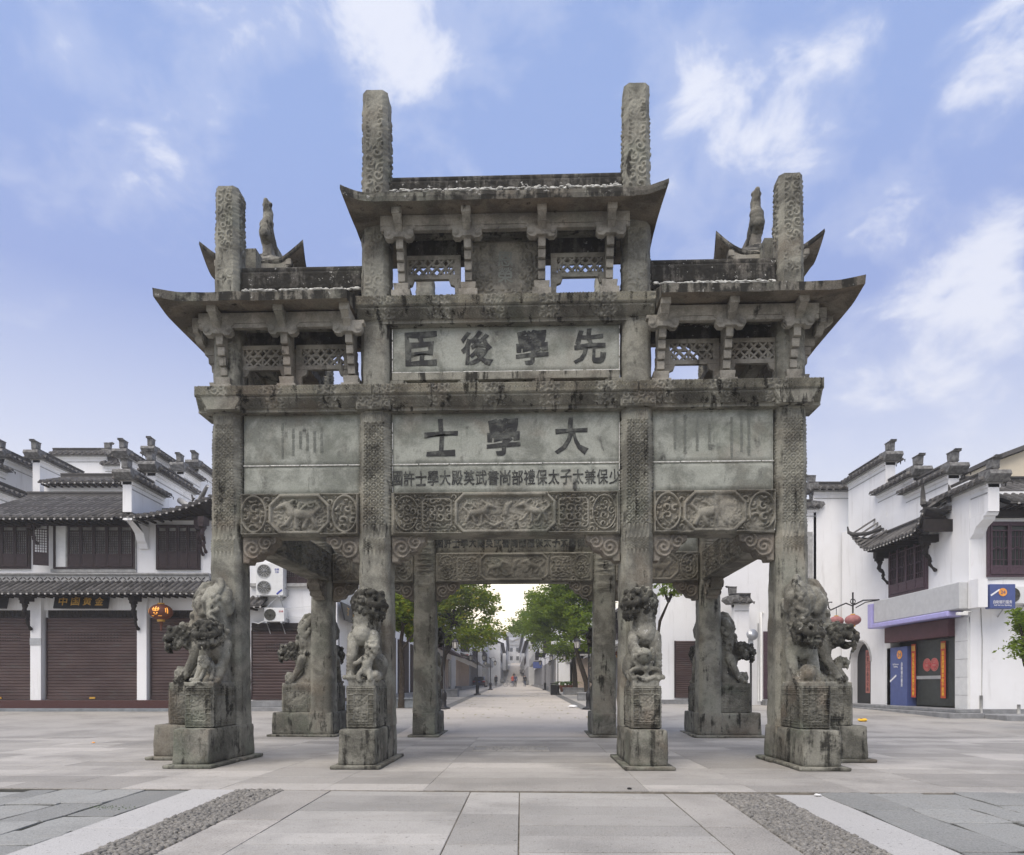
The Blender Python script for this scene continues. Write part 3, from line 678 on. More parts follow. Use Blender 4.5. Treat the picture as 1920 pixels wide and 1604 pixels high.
for x0 in (-1.24, 1.24): fpart(MB().b(x0-.6, x0+.6, .02, .14, 8.43, 8.72).build('painted_shade_board', M['ridge'], G, (0, -YP, 0)))  # near-black boards added to paint in the deep shade behind the brackets
for sx in (-1, 1): fpart(MB().b(-.98, .98, .02, .14, 6.97, 7.20).build('painted_shade_board', M['ridge'], G, (sx*WING, -YP, 0)))  # the wing openings get the same painted-in shade
# pierced lattice panels
def lattice(w, h, seed, legs=(1, 1)):
    mb = MB(); t = .07; rim = .075
    ow, oh = w-2*rim-.06, h-2*rim
    mb.b(-w/2, w/2, -t/2, t/2, h/2-rim, h/2); mb.b(-w/2, w/2, -t/2, t/2, -h/2, -h/2+rim)
    for s in (-1, 1): mb.b(s*w/2, s*(w/2-rim-.03), -t/2, t/2, -h/2+rim, h/2-rim)
    rnd = random.Random(seed); a = oh*.5; k = -ow/2-a
    def clipbar(x0, z0, x1, z1, y):
        n = 12; pts = [(x0+(x1-x0)*i/n, z0+(z1-z0)*i/n) for i in range(n+1)]; run = []
        for p in pts+[(99, 99)]:
            if abs(p[0]) <= ow/2+.01 and abs(p[1]) <= oh/2+.01: run.append(p)
            else:
                if len(run) > 1:
                    (ax, az), (bx, bz) = run[0], run[-1]; L = math.hypot(bx-ax, bz-az); mb.box((ax+bx)/2, y, (az+bz)/2, L, .05, .034, ry=-math.atan2(bz-az, bx-ax))
                run = []
    i = 0
    while k < ow/2+a:
        clipbar(k-a, -oh/2*1.0, k+a, oh/2, -.004); clipbar(k-a, oh/2, k+a, -oh/2, .004)
        if i % 2: clipbar(k, -oh/2, k, 0, 0)
        else: clipbar(k-.08, .03, k+.1, .03, 0)
        k += .15; i += 1
    for s in (-1, 1):
        pts = [(s*(ow/2-.04)+.045*math.cos(q), 0, .09*math.sin(q)) for q in np.linspace(0, 2*math.pi, 13)]; mb.tube(pts, .014, 5)
    for s, on in zip((-1, 1), legs):
        if on: mb.prism([(s*w/2, -h/2), (s*(w/2-.2), -h/2), (s*(w/2-.17), -h/2-.09), (s*(w/2-.1), -h/2-.12), (s*(w/2-.09), -h/2-.30), (s*w/2, -h/2-.30)][::s], -t/2, t/2, 'y')
    return mb
for sx in (-1, 1):
    fpart(lattice(.98, .40, 3).build('lattice_panel', M['bracket'], G, (sx*1.24, -YP, 8.22), bevel=.006))
    for x in (3.07, 4.06): fpart(lattice(.92, .42, 4, (1, 1)).build('lattice_panel', M['bracket'], G, (sx*x, -YP, 6.75), bevel=.006))
    for y in (-1.2, 0, 1.2): lattice(1.15, .42, 5).build('lattice_panel', M['bracket'], G, (sx*XO, y, 6.75), math.pi/2, bevel=.006)
mb = MB(); mb.b(-.60, .60, -.08, .08, 7.56, 8.6)
def tablet(x, z):
    e = rectd(x, z, 1.2, 1.02); inn = np.maximum(np.abs(x)/.22, np.abs(z-.08)/.36) < 1
    return np.clip(np.where(e > .06, np.where(inn, .2, .9*scroll(x, z, .16, 17, 2)), .6), 0, 1)
relief(mb, (0, -.10, 8.07), (1, 0, 0), (0, 0, 1), (0, -1, 0), 1.2, 1.02, tablet, .035, .013, 5)
tb = fpart(mb.build('carved_tablet', M['carved'], G, (0, -YP, 0)))
letter('恩榮', .22, M['ink_faint'], tb, (0, -.112, 8.15), vertical=True, bold=.003, wob=.02, height=.52)

# ------------------------------------------------------------------ stone roofs
def prof_h(t): return np.where(t < 1, t**1.25, 1.0)
def roof_shell(L, W, rise, th, lift, seed, tip=.10):
    """hip roof with swept-up corners, half length L, half width W, eave edge at z=0"""
    xs = np.concatenate([np.linspace(-L, -L+.9, 16), np.linspace(-L+.9, L-.9, 22)[1:-1], np.linspace(L-.9, L, 16)]); ys = np.linspace(-W, W, 25)
    X, Y = np.meshgrid(xs, ys, indexing='ij'); d = np.minimum(W-np.abs(Y), (L-np.abs(X))*1.5)
    t = np.clip(d/W, 0, 1); z = rise*t**1.2
    cu = np.clip(1-(L-np.abs(X))/.85, 0, 1); cv = np.clip(1-(W-np.abs(Y))/.75, 0, 1)
    cs = np.clip(1-(L-np.abs(X))/.30, 0, 1)*np.clip(1-(W-np.abs(Y))/.5, 0, 1); lf = .10*lift*(cu**2)*cv+lift*cs**1.5; ex = tip*(cu*cv)**2
    XX = X+np.sign(X)*ex; YY = Y+np.sign(Y)*ex
    nz = (fbm(np.stack([X.ravel()*4+seed, Y.ravel()*4, X.ravel()*0], 1), seed).reshape(X.shape)-.5)*.05
    return XX, YY, z, lf, nz, th
def shell_to_mesh(XX, YY, z, lf, nz, th):
    mb = MB(); top = np.stack([XX, YY, z+lf+nz+th], -1); bot = np.stack([XX*.992, YY*.992, np.minimum(z*.25, .14)+lf+nz*.5], -1)
    mb.grid(top, True); mb.nsoff = len(mb.F); mb.grid(bot, True, True); mb.nsoff2 = len(mb.F)
    for a, b, fl in ((top[0], bot[0], 0), (top[-1], bot[-1], 1), (top[:, 0], bot[:, 0], 1), (top[:, -1], bot[:, -1], 0)):
        P = np.stack([a, (a*.5+b*.5)*(1.0, 1.0, 1)+np.sign(a*[1, 1, 0])*[.012, .012, 0], b], 1); mb.grid(P, False, not fl)
    return mb
def ridge_beam(L, h, name='roof_ridge'):
    mb = MB(); mb.b(-L/2, L/2, -.10, .10, .0, .10); mb.b(-L/2, L/2, -.075, .075, .10, h-.09)
    mb.tube([(-L/2, 0, h-.055), (L/2, 0, h-.055)], .072, 10)
    for sg in (-1, 1): relief(mb, (0, sg*.09, .10+(h-.19)/2), (-sg, 0, 0), (0, 0, 1), (0, sg, 0), L, h-.2, lambda x, z: .6*scroll(x, z, .12, 8, 1.5), .012, .02, 6, .02)
    return mb
def drips(L, n, y, z, seed):
    """lime crust and moss line at the foot of a ridge"""
    mb = MB(); r = random.Random(seed)
    for _ in range(n*4):
        x = r.uniform(-L/2, L/2); mb.ball((x, y+r.uniform(-.02, .02), z+r.gauss(0, .010)), r.uniform(.008, .02), (r.uniform(1, 4), 1, .7), 6, 4)
    return mb
def roof_obj(mb, parent, loc, rz=None):
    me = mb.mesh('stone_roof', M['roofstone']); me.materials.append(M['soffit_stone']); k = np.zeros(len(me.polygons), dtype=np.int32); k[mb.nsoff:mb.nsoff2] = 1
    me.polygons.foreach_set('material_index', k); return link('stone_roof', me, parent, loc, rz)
W0 = .86
rs = fpart(roof_obj(shell_to_mesh(*roof_shell(2.48, W0, .42, .13, .09, 3, .05)), G, (0, -YP, 8.755)))
link('roof_ridge', ridge_beam(3.86, .46).mesh('roof_ridge', M['ridge']), rs, (0, 0, .51)); drips(3.8, 90, -.125, .685, 4).build('lime_crust', M['white_mortar'], rs)
def corner_roof(sx):
    """one roof that runs along the wing and round the flank of the arch"""
    W = .86
    path = []
    for x in np.linspace(2.44, XO-1.2, 10): path.append((x, -YP, 0))
    for x in np.linspace(XO-1.2, XO, 15)[1:]: path.append((x, -YP, 0))
    n1 = len(path)-1
    for y in np.linspace(-YP, -YP+1.2, 15)[1:]: path.append((XO, y, 1))
    for y in np.linspace(-YP+1.2, YP-1.2, 16)[1:]: path.append((XO, y, 1))
    for y in np.linspace(YP-1.2, YP, 15)[1:]: path.append((XO, y, 1))
    n2 = len(path)-1
    for x in np.linspace(XO, XO-1.2, 15)[1:]: path.append((x, YP, 2))
    for x in np.linspace(XO-1.2, 2.44, 10)[1:]: path.append((x, YP, 2))
    ws = np.linspace(-W, W, 23); V = np.zeros((len(path), len(ws), 3)); B = V.copy()
    for i, (x, y, s) in enumerate(path):
        dcor = min(math.hypot(x-XO, y+YP), math.hypot(x-XO, y-YP)); cu = max(0, 1-dcor/1.15)
        for j, w in enumerate(ws):
            t = 1-abs(w)/W; z = .42*t**1.2; f = 1.0
            o = (0, -1) if s == 0 else (1, 0) if s == 1 else (0, 1)
            m = np.array(o, float)
            # mitre: shear every station towards the corner so the outer edge runs on to the tip
            if s == 0: off = np.array([w*np.interp(x, [2.44, XO], [0, 1]), -w])
            elif s == 2: off = np.array([w*np.interp(x, [2.44, XO], [0, 1]), w])
            else: off = np.array([w, w*np.interp(y, [-YP, YP], [-1, 1])])
            cv = max(0, (w/W))
            c2 = max(0, 1-dcor/.32); lf = .0*cu**2*cv+.075*c2**1.2*max(0, (w-.3)/.5); ex = .0
            sy = -1 if y < 0 else 1
            nzv = (vnoise([[x*4, y*4, w*4]], 5)[0]-.5)*.04
            V[i, j] = (x+off[0]+ex, y+off[1]+ex*sy, z+lf+.13+nzv); B[i, j] = (x+off[0]*.99+ex, y+off[1]*.99+ex*sy, min(z*.25, .12)+lf+nzv*.5)
    V[..., 0] *= sx; B[..., 0] *= sx; mb = MB(); fl = sx < 0
    mb.grid(V, True, fl); mb.nsoff = len(mb.F); mb.grid(B, True, not fl); mb.nsoff2 = len(mb.F)
    for a, b, q in ((V[:, -1], B[:, -1], True), (V[:, 0], B[:, 0], False), (V[0], B[0], False), (V[-1], B[-1], True)): mb.grid(np.stack([a, b], 1), False, q ^ fl)
    return mb
FIN = []
for sx in (-1, 1):
    r_ = roof_obj(corner_roof(sx), G, (0, 0, 7.26))
    rd = ridge_beam(XO-XI-.44, .50).mesh('roof_ridge', M['ridge'])
    for sy in (-1, 1): link('roof_ridge', rd, r_, (sx*WING, sy*YP, .5)); drips(1.95, 60, sy*(YP+.14), .56, 7+sx).build('lime_crust', M['white_mortar'], r_, (sx*WING, 0, 0))
    link('roof_ridge', ridge_beam(2*YP-.5, .50).mesh('side_ridge', M['ridge']), r_, (sx*XO, 0, .5), math.pi/2)
    MB().b(-1.9, 1.9, -.16, .16, 8.3, 9.05).build('top_beam', M['stone'], G, (sx*XO, 0, 0), math.pi/2)
    for y in (-1.6, 0, 1.6):
        for s2 in (-1, 1): link('eave_bracket', bme, G, (sx*XO, y, 7.78), math.pi/2*s2, bevel=.008)
    r2 = roof_obj(shell_to_mesh(*roof_shell(1.66, .88, .52, .10, .30, 9, .07)), G, (sx*XO, 0, 8.88), math.pi/2)
    link('roof_ridge', ridge_beam(2.0, .54).mesh('upper_ridge', M['bracket']), r2, (0, 0, .50))
    FIN.append(r2)

# the back of the archway repeats its front
RZ = Matrix.Rotation(math.pi, 4, 'Z')
bpy.context.view_layer.update()
for o in list(FRONT):
    if o.get('skip'): continue
    c = copy_tree(o, G); c.location = (-o.location.x, -o.location.y, o.location.z); c.rotation_euler = (0, 0, o.rotation_euler.z+math.pi)
    if o is p2: c.data = c.data.copy(); c.data.materials[0] = M['stone']  # rear panel: the shadow on it is put into a darker stone colour
# ------------------------------------------------------------------ stone lions
ICO = None
def ico():
    global ICO
    if ICO is None:
        bm = bmesh.new(); bmesh.ops.create_icosphere(bm, subdivisions=2, radius=1); bm.verts.ensure_lookup_table()
        ICO = (np.array([v.co[:] for v in bm.verts]), [tuple(v.index for v in f.verts) for f in bm.faces]); bm.free()
    return ICO
class Clay:
    """lumps of clay that are melted into ONE continuous surface"""
    def __init__(s): s.mb = MB(); s.dark = []
    def s(s, c, r, sc=(1, 1, 1), dark=0):
        v, f = ico(); s.mb.add(v*np.array(sc)*r+np.array(c), f)
        if dark: s.dark.append((c, r*1.25, dark))
        return s
    def c(s, *pr, dark=0):
        """chain: (point, radius) pairs"""
        for (a, ra), (b, rb) in zip(pr[:-1], pr[1:]):
            a, b = np.array(a, float), np.array(b, float); n = max(2, int(np.linalg.norm(b-a)/(min(ra, rb)*.45)))
            for i in range(n+1): t = i/n; s.s(a+(b-a)*t, ra+(rb-ra)*t, dark=dark)
        return s
    def loop(s, pts, r):
        for a, b in zip(pts[:-1], pts[1:]): s.c((a, r), (b, r))
        return s
    def box(s, *a, **k): s.mb.box(*a, **k); return s
    def melt(s, name, mat, voxel=.016, rough=.006, smooth=3, seed=1):
        me0 = s.mb.mesh(name+'_lumps'); o = bpy.data.objects.new(name, me0); COL.objects.link(o)
        r = o.modifiers.new('r', 'REMESH'); r.mode = 'VOXEL'; r.voxel_size = voxel
        sm = o.modifiers.new('s', 'SMOOTH'); sm.iterations = smooth; sm.factor = .5
        dg = bpy.context.evaluated_depsgraph_get(); me = bpy.data.meshes.new_from_object(o.evaluated_get(dg))
        bpy.data.objects.remove(o); bpy.data.meshes.remove(me0)
        n = len(me.vertices); co = np.zeros(n*3); me.vertices.foreach_get('co', co); co = co.reshape(-1, 3); no = np.zeros(n*3); me.vertices.foreach_get('normal', no); no = no.reshape(-1, 3)
        if rough: co = co+no*((fbm(co*16+seed*5, seed)-.5)*2.2*rough+(fbm(co*60, seed+3)-.5)*rough*1.5)[:, None]
        me.vertices.foreach_set('co', co.ravel())
        if s.dark:
            L = np.zeros(n)
            for c, rr, k in s.dark: L = np.maximum(L, k*(1-ss(.75, 1.25, np.linalg.norm(co-np.array(c), axis=1)/rr)))
            a = me.attributes.new('lichen', 'FLOAT', 'POINT'); a.data.foreach_set('value', L)
        me.polygons.foreach_set('use_smooth', [True]*len(me.polygons)); me.materials.clear(); me.materials.append(mat); me.name = name; me.update(); return me

# ridge-end finials: an upright fish with its tail in the air, on both ends of the upper side ridges
k = Clay(); k.c(((.70, 0, .80), .12), ((.90, 0, .92), .15), ((1.0, 0, 1.02), .15), ((1.0, 0, 1.18), .125), ((.94, 0, 1.34), .095), ((.92, 0, 1.46), .10), ((.99, 0, 1.58), .075), ((1.04, 0, 1.64), .05))
k.s((1.10, 0, .96), .10); k.s((1.15, 0, .92), .05); k.s((.97, 0, 1.60), .08, (.7, 1.3, 1)); 
for y_ in (-.1, .1): k.s((1.0, y_, 1.2), .05, (1, .7, 1.7)); k.s((1.08, y_*.7, 1.04), .035)
for z_ in (1.1, 1.22, 1.34): k.s((.88, 0, z_), .05, (1, .7, 1.2))
fin_me = k.melt('fish_finial', M['stone'], .016, .006, 1, 4)
for r2 in FIN:
    for s2 in (-1, 1): o = link('fish_finial', fin_me, r2); o.scale = (s2, 1, 1)

def head(k, c, yaw, r=.2, rnd=None, curls=46, dark=.75, pitch=0):
    """lion head: c centre, yaw 0 looks to -y; every lump is laid out round the head and turned"""
    m = np.array(Matrix.Rotation(yaw, 3, 'Z') @ Matrix.Rotation(pitch, 3, 'X')); c = np.array(c, float)
    def P(x, y, z): return c+m @ (np.array((x, y, z))*r/.2)
    def S(x, y, z, rr, sc=(1, 1, 1), d=dark): k.s(P(x, y, z), rr*r/.2, sc, d)
    S(0, .02, .02, .165, (1.1, 1, 1)); S(0, -.08, .06, .13, (1.15, 1, .9)); S(0, .08, -.02, .16)
    for sx in (-1, 1):
        S(sx*.035, -.185, .115, .038); S(sx*.085, -.185, .125, .042); S(sx*.135, -.155, .11, .034)     # heavy brow
        S(sx*.082, -.20, .062, .034); S(sx*.082, -.228, .062, .016)                                     # bulging eye
        S(sx*.12, -.16, -.01, .062); S(sx*.175, -.08, .0, .052)                                         # cheek
        k.c((P(sx*.02, -.265, -.035), .044*r/.2), (P(sx*.09, -.245, -.045), .046*r/.2), (P(sx*.15, -.185, -.03), .04*r/.2), dark=dark)   # wide lip
        S(sx*.205, .0, .085, .045, (.6, .8, 1.2)); S(sx*.21, -.035, .06, .022)                          # ear
        for i in range(3): S(sx*(.02+.042*i), -.275+.022*i, -.088, .016, (1, 1, 1.2), .15)              # teeth
        S(sx*.125, -.225, -.098, .018, (1, 1, 1.8), .15)
    S(0, -.255, .018, .052, (1.35, .9, .75)); S(-.035, -.285, .016, .022); S(.035, -.285, .016, .022); S(0, -.22, .06, .04)
    k.c((P(-.12, -.16, -.135), .036*r/.2), (P(-.06, -.235, -.15), .036*r/.2), (P(.06, -.235, -.15), .036*r/.2), (P(.12, -.16, -.135), .036*r/.2), dark=dark*.8)      # lower jaw, mouth open
    S(0, -.12, -.15, .075, (1.3, 1, .8)); S(0, -.2, -.115, .045, (1.4, 1, .5), .3)                      # throat, tongue
    for x in (-.07, 0, .07): S(x, -.235, -.195, .028); S(x*.8, -.21, -.235, .022)                       # beard
    rnd = rnd or random.Random(3); n = 0; g = 2.39996
    while n < curls:                                     # rows of snail curls over the crown, the sides and the nape
        t = (n+.5)/curls; z = .98-1.75*t; a = g*n; v = np.array((math.sqrt(max(0, 1-z*z))*math.cos(a), math.sqrt(max(0, 1-z*z))*math.sin(a), z)); n += 1
        if v[1] < -.42+.55*max(0, v[2]-.3) or (v[1] < -.1 and abs(v[2]) < .35 and abs(v[0]) < .8): continue
        q = v*np.array((.19, .18, .18)); rr = rnd.uniform(.030, .050); S(*q, rr, (1.1, 1.1, 1), d=dark*rnd.uniform(.5, 1.1)); S(*(q*1.10+np.array((rnd.uniform(-.01, .01), 0, -.014))), rr*.62, d=dark*.8)

def lion_down(seed, mirror=1, toy='ball', turn=0.0):
    """lion coming down the pillar head first, forepaws on the pedestal"""
    k = Clay(); rnd = random.Random(seed); m = mirror
    k.box(0, -.64, .03, .44, .74, .08); k.box(0, -.36, .75, .30, .24, 1.5); k.c(((0, -.40, .2), .18), ((0, -.46, .1), .2), ((0, -.7, .06), .14))
    k.c(((0, -.36, 1.62), .12), ((0, -.44, 1.5), .165), ((0, -.50, 1.3), .185), ((0, -.48, 1.05), .175), ((0, -.50, .8), .20), ((0, -.56, .6), .20))
    for s in (-1, 1):                                    # haunches and hind legs gripping the pillar
        k.c(((s*.12, -.42, 1.52), .12), ((s*.17, -.52, 1.38), .105), ((s*.19, -.45, 1.22), .075), ((s*.20, -.36, 1.30), .06)); k.s((s*.2, -.33, 1.36), .06)
        k.c(((s*.16, -.52, .66), .12), ((s*.18, -.60, .45), .095), ((s*.18, -.70, .26), .075), ((s*.18, -.80, .14), .07))
        for i in range(3): k.s((s*(.12+.06*i), -.89, .10), .04)
        k.s((s*.18, -.82, .10), .07)
        for i in range(4): k.s((s*.18, -.60-.045*i, .46-.085*i), .093-.006*i, (1.05, 1.05, .35))
        for _ in range(10): k.s((s*rnd.uniform(.16, .21), rnd.uniform(-.6, -.42), rnd.uniform(.62, 1.0)), rnd.uniform(.025, .045))
    k.c(((0, -.40, 1.72), .07), ((m*.06, -.47, 1.70), .06), ((m*.1, -.53, 1.60), .055), ((m*.07, -.60, 1.50), .06)); k.s((m*.02, -.63, 1.44), .06); k.s((m*.1, -.62, 1.42), .05); k.s((m*.05, -.65, 1.36), .05)
    k.c(((-m*.05, -.67, 1.15), .05), ((m*.03, -.69, 1.08), .055), ((m*.08, -.68, 1.0), .05)); k.c(((m*.1, -.66, 1.22), .04), ((m*.02, -.7, 1.17), .045))
    k.c(((0, -.58, .72), .19), ((0, -.72, .78), .185)); head(k, (m*.02, -.84, .84), turn, .225, rnd, 95, .8)
    if toy == 'ball':
        k.s((m*.02, -.86, .20), .145)
        for i in range(14): a = rnd.uniform(0, 6.28); k.s((m*.02+.13*math.cos(a), -.88-.06*rnd.random(), .20+.12*math.sin(a)), .03)
    else:                                                # a cub climbing up between the paws
        k.c(((m*.06, -.84, .34), .075), ((m*.10, -.80, .2), .085), ((m*.12, -.72, .14), .08)); head(k, (-m*.0, -.90, .40), .4*m, .10, rnd, 30, .3)
        k.c(((m*.0, -.88, .28), .04), ((-m*.06, -.94, .12), .035)); k.c(((m*.12, -.86, .25), .04), ((m*.14, -.95, .12), .035)); k.s((m*.15, -.74, .30), .06)
    return k.melt('stone_lion', M['lion'], .0125, .006, 1, seed)
def lion_sit(seed, mirror=1, toy='cub'):
    """lion sitting upright on its pedestal, looking to the side across the gate"""
    k = Clay(); rnd = random.Random(seed); m = mirror
    k.box(0, -.68, .04, .42, .82, .12); k.s((0, -.75, .05), .2, (1, 1.4, .6))
    k.c(((m*.02, -.50, .32), .23), ((0, -.60, .55), .22), ((-m*.02, -.76, .85), .20), ((-m*.02, -.80, 1.05), .19), ((0, -.82, 1.22), .19), dark=0)
    k.s((-m*.03, -.86, .80), .185); k.box(0, -.34, .6, .26, .2, 1.1)
    yaw = m*1.05; head(k, (m*.03, -.80, 1.30), yaw, .24, rnd, 105, .85)
    for _ in range(56):                                  # mane down the nape and shoulder
        z = rnd.uniform(.55, 1.25); k.s((-m*rnd.uniform(.13, .21), rnd.uniform(-.92, -.5), z), rnd.uniform(.03, .05), dark=.6 if z > .7 else .3)
    a = (-m*.17, -.86, .76)
    k.c((a, .115), ((-m*.185, -.95, .45), .09), ((-m*.185, -.98, .18), .08))
    for i in range(6): k.s((-m*.19, -.94-.008*i, .48-.055*i), .10-.003*i, (1, 1, .3))
    for i in range(4): k.s((-m*(.10+.055*i), -1.08, .14), .04)
    k.s((-m*.185, -1.02, .15), .085)
    k.c(((m*.14, -.86, .78), .11), ((m*.20, -.99, .62), .085), ((m*.12, -1.06, .52), .07)); k.c(((m*.2, -.98, .6), .08), ((m*.16, -1.06, .46), .06))
    for s in (-1, 1):
        k.s((s*.19, -.58, .32), .17, (.75, 1.1, 1.25)); k.c(((s*.20, -.66, .2), .09), ((s*.20, -.88, .14), .07)); k.s((s*.2, -.92, .14), .07)
    if toy == 'cub':
        k.c(((m*.13, -1.03, .52), .08), ((m*.09, -1.05, .36), .09), ((m*.06, -1.02, .22), .085)); head(k, (m*.16, -1.04, .62), .8*m, .105, rnd, 30, .25)
        k.c(((m*.04, -1.08, .44), .04), ((-m*.06, -1.10, .36), .035), ((-m*.09, -1.09, .35), .04)); k.c(((m*.02, -1.07, .25), .05), ((-m*.04, -1.1, .17), .04), ((-m*.03, -1.1, .10), .04)); k.c(((m*.12, -1.06, .25), .055), ((m*.15, -1.1, .12), .045))
        k.s((m*.2, -.98, .16), .1); k.s((m*.22, -1.04, .18), .06)
    else:                                                # a ball held by a looped ribbon
        k.s((m*.04, -1.06, .46), .135)
        k.loop([(m*(.04+.17*math.sin(t)), -1.07, .46-.17*math.cos(t)) for t in np.linspace(-2.2, 2.2, 14)], .032)
        for o_, rx in ((-.11, .11), (.12, .13)): k.loop([(m*(o_+rx*math.cos(t)), -1.08-.02*math.sin(t), .20+.075*math.sin(t)) for t in np.linspace(0, 6.28, 16)], .034)
        k.s((0, -1.12, .28), .045); k.loop([(m*(-.2+.4*t), -1.10, .12+.03*math.sin(t*9)) for t in np.linspace(0, 1, 8)], .03)
        for i in range(4): k.s((m*(.0+.045*i), -1.17, .50-.02*abs(i-1.5)), .03, dark=.4)
    k.c(((-m*.02, -.36, .35), .06), ((-m*.1, -.33, .7), .06), ((-m*.02, -.33, .95), .08))
    return k.melt('stone_lion', M['lion'], .0125, .006, 1, seed)
LION_ME = {}
for key, fn, args in (('sit1', lion_sit, (11, 1, 'cub')), ('sit2', lion_sit, (12, -1, 'ball')), ('d1', lion_down, (13, 1, 'cub', .25)), ('d2', lion_down, (14, -1, 'ball', .15)),
                      ('d3', lion_down, (15, 1, 'ball', 0)), ('d4', lion_down, (16, -1, 'cub', -.35))):
    LION_ME[key] = fn(*args)
LL = {(-1, -1, 'sit'): ('sit1', 'grey stone lion sitting upright with a cub climbing its paw, head turned to the right'),
      (1, -1, 'sit'): ('sit2', 'dark maned stone lion sitting with a ribboned ball, head turned to the left'),
      (-1, -1, 'F'): ('d1', 'stone lion facing the viewer head down over a cub at the left corner pillar'),
      (1, -1, 'F'): ('d2', 'black headed stone lion facing the viewer over a ball at the right corner pillar'),
      (-1, -1, 'S'): ('d3', 'stone lion in profile at the outer left side of the nearest left corner pillar'),
      (1, -1, 'S'): ('d4', 'stone lion in profile at the outer right side of the nearest right corner pillar'),
      (-1, 1, 'S'): ('d3', 'smaller looking stone lion crouching head down to the left of the rear left pillar'),
      (1, 1, 'S'): ('d2', 'smaller looking stone lion crouching head down to the right of the rear right pillar'),
      (-1, 1, 'F'): ('d4', 'stone lion mostly hidden behind the rear left corner pillar, facing the street'),
      (1, 1, 'F'): ('d1', 'stone lion mostly hidden behind the rear right corner pillar, facing the street'),
      (-1, 1, 'sit'): ('sit2', 'stone lion half hidden behind the rear inner pillar left of the street'),
      (1, 1, 'sit'): ('sit1', 'stone lion half hidden behind the rear inner pillar right of the street')}
for x, y, rz, kind in arms:
    sx, sy = (1 if x > 0 else -1), (1 if y > 0 else -1)
    key = 'sit' if kind == 'sit' else ('F' if abs(rz) < .1 or abs(rz-math.pi) < .1 else 'S')
    me, lab = LL[(sx, sy, key)]
    o = link('stone_lion', LION_ME[me]); o.location = gw(x-(.05*sx if key == 'S' else 0), y, PEDTOP-.012); o.scale = (.9, 1, 1) if key != 'sit' else (.95, 1, 1); o.rotation_euler = (0, 0, R(YAW)+rz)
    tag(o, lab, 'stone lion', 'stone lions round the archway pillars')
# ------------------------------------------------------------------ ground, square, street
def gsheet():
    ys = np.concatenate([np.linspace(-60, 16, 20), np.linspace(16.8, 110, 60), np.linspace(115, 420, 60), np.linspace(430, 560, 8)]); xs = np.concatenate([np.linspace(-320, -40, 12), np.linspace(-36, 36, 25), np.linspace(40, 320, 12)])
    V = np.array([[(x, y, gz(y)-.045+(0 if y < 150 else .02*(y-150)*min(1, max(0, abs(x)-12)/200)**1.2)) for y in ys] for x in xs]); mb = MB(); mb.grid(V, True); return mb
struct(gsheet().build('ground', M['asph']))
def P2(px, py): Y = FPX*EYE/(py-HZ); return (fx(px, Y), Y)      # photo pixel -> point of the level square
square = struct(MB().b(-40, 40, -12, 16.6, -.024, -.0095).build('square_paving', M['joint']))
def slab_poly(mb, poly, z0, z1, inset=.005):
    c = np.mean(poly, 0); q = []
    for i, p in enumerate(poly):
        a = np.array(poly[i-1])-p; b = np.array(poly[(i+1) % len(poly)])-p; q.append(np.array(p)+inset*(a/max(1e-6, np.linalg.norm(a))+b/max(1e-6, np.linalg.norm(b))))
    n = len(q); v = [(*p, z0) for p in q]+[(p[0], p[1], z1-.004) for p in q]
    q2 = []
    for p in q: d = np.array(p)-c; L = np.linalg.norm(d); q2.append(c+d*(1-.006/max(L, .01)))
    v += [(p[0], p[1], z1) for p in q2]
    f = [(i, (i+1) % n, n+(i+1) % n, n+i) for i in range(n)]+[(n+i, n+(i+1) % n, 2*n+(i+1) % n, 2*n+i) for i in range(n)]+[tuple(range(2*n, 3*n))]
    mb.add(v, f)
NSLAB = 0
def paver(poly, mat, z=0.0, parent=square, name='paving_slab', inset=.005):
    global NSLAB; NSLAB += 1
    mb = MB(); slab_poly(mb, np.array(poly), -.04, z, inset); return mb.build(name, mat, parent)
rg = random.Random(21)
def lerp(a, b, t): return (a[0]+(b[0]-a[0])*t, a[1]+(b[1]-a[1])*t)
# the long joint across the square, and the fans of stone in front of it
E0 = {x: P2(x, 1477+ (x/1920)*18) for x in (-900, 0, 360, 447, 532, 620, 882, 974, 1245, 1342, 1452, 1542, 1920, 2900)}
def ext(top, bot_px, f=1.35):                              # a strip edge: from the long joint towards (and past) the camera
    b = P2(*bot_px); return (top, lerp(top, b, f))
L = {'w0': ext(E0[360], (8, 1604)), 'c0': ext(E0[447], (155, 1604)), 'c1': ext(E0[532], (282, 1604)), 'b1': ext(E0[620], (415, 1604)), 'm0': ext(E0[882], (825, 1604)), 'm1': ext(E0[974], (972, 1604)),
     'b2': ext(E0[1245], (1380, 1604)), 'c2': ext(E0[1342], (1512, 1604)), 'c3': ext(E0[1452], (1672, 1604)), 'w1': ext(E0[1542], (1805, 1604))}
def strip(a, b, cuts, mat, jit=0.0, z=0.0, inset=.0055):
    A, B = L[a], L[b]; ts = [0]+cuts+[1]
    for t0, t1 in zip(ts[:-1], ts[1:]):
        paver([lerp(*A, t0), lerp(*B, t0), lerp(*B, t1), lerp(*A, t1)], mat, z+rg.uniform(-.003, .003), inset=inset)
def cutrows(n, r, e=1.0): return sorted((i/n)**e+r.uniform(-.012, .012) for i in range(1, n))
strip('b1', 'm0', [.08, .20, .31, .42, .56, .66, .80, .92], M['granite_fine']); strip('m1', 'b2', [.10, .22, .34, .47, .58, .72, .86], M['granite_fine'])
strip('m0', 'm1', [.34, .66, .9], M['granite_fine']); strip('c1', 'b1', [.42, .84], M['granite']); strip('b2', 'c2', [.48, .86], M['granite'])
strip('w0', 'c0', [.52, .93], M['paleband'], z=.004); strip('c3', 'w1', [.60, .96], M['paleband'], z=.004)
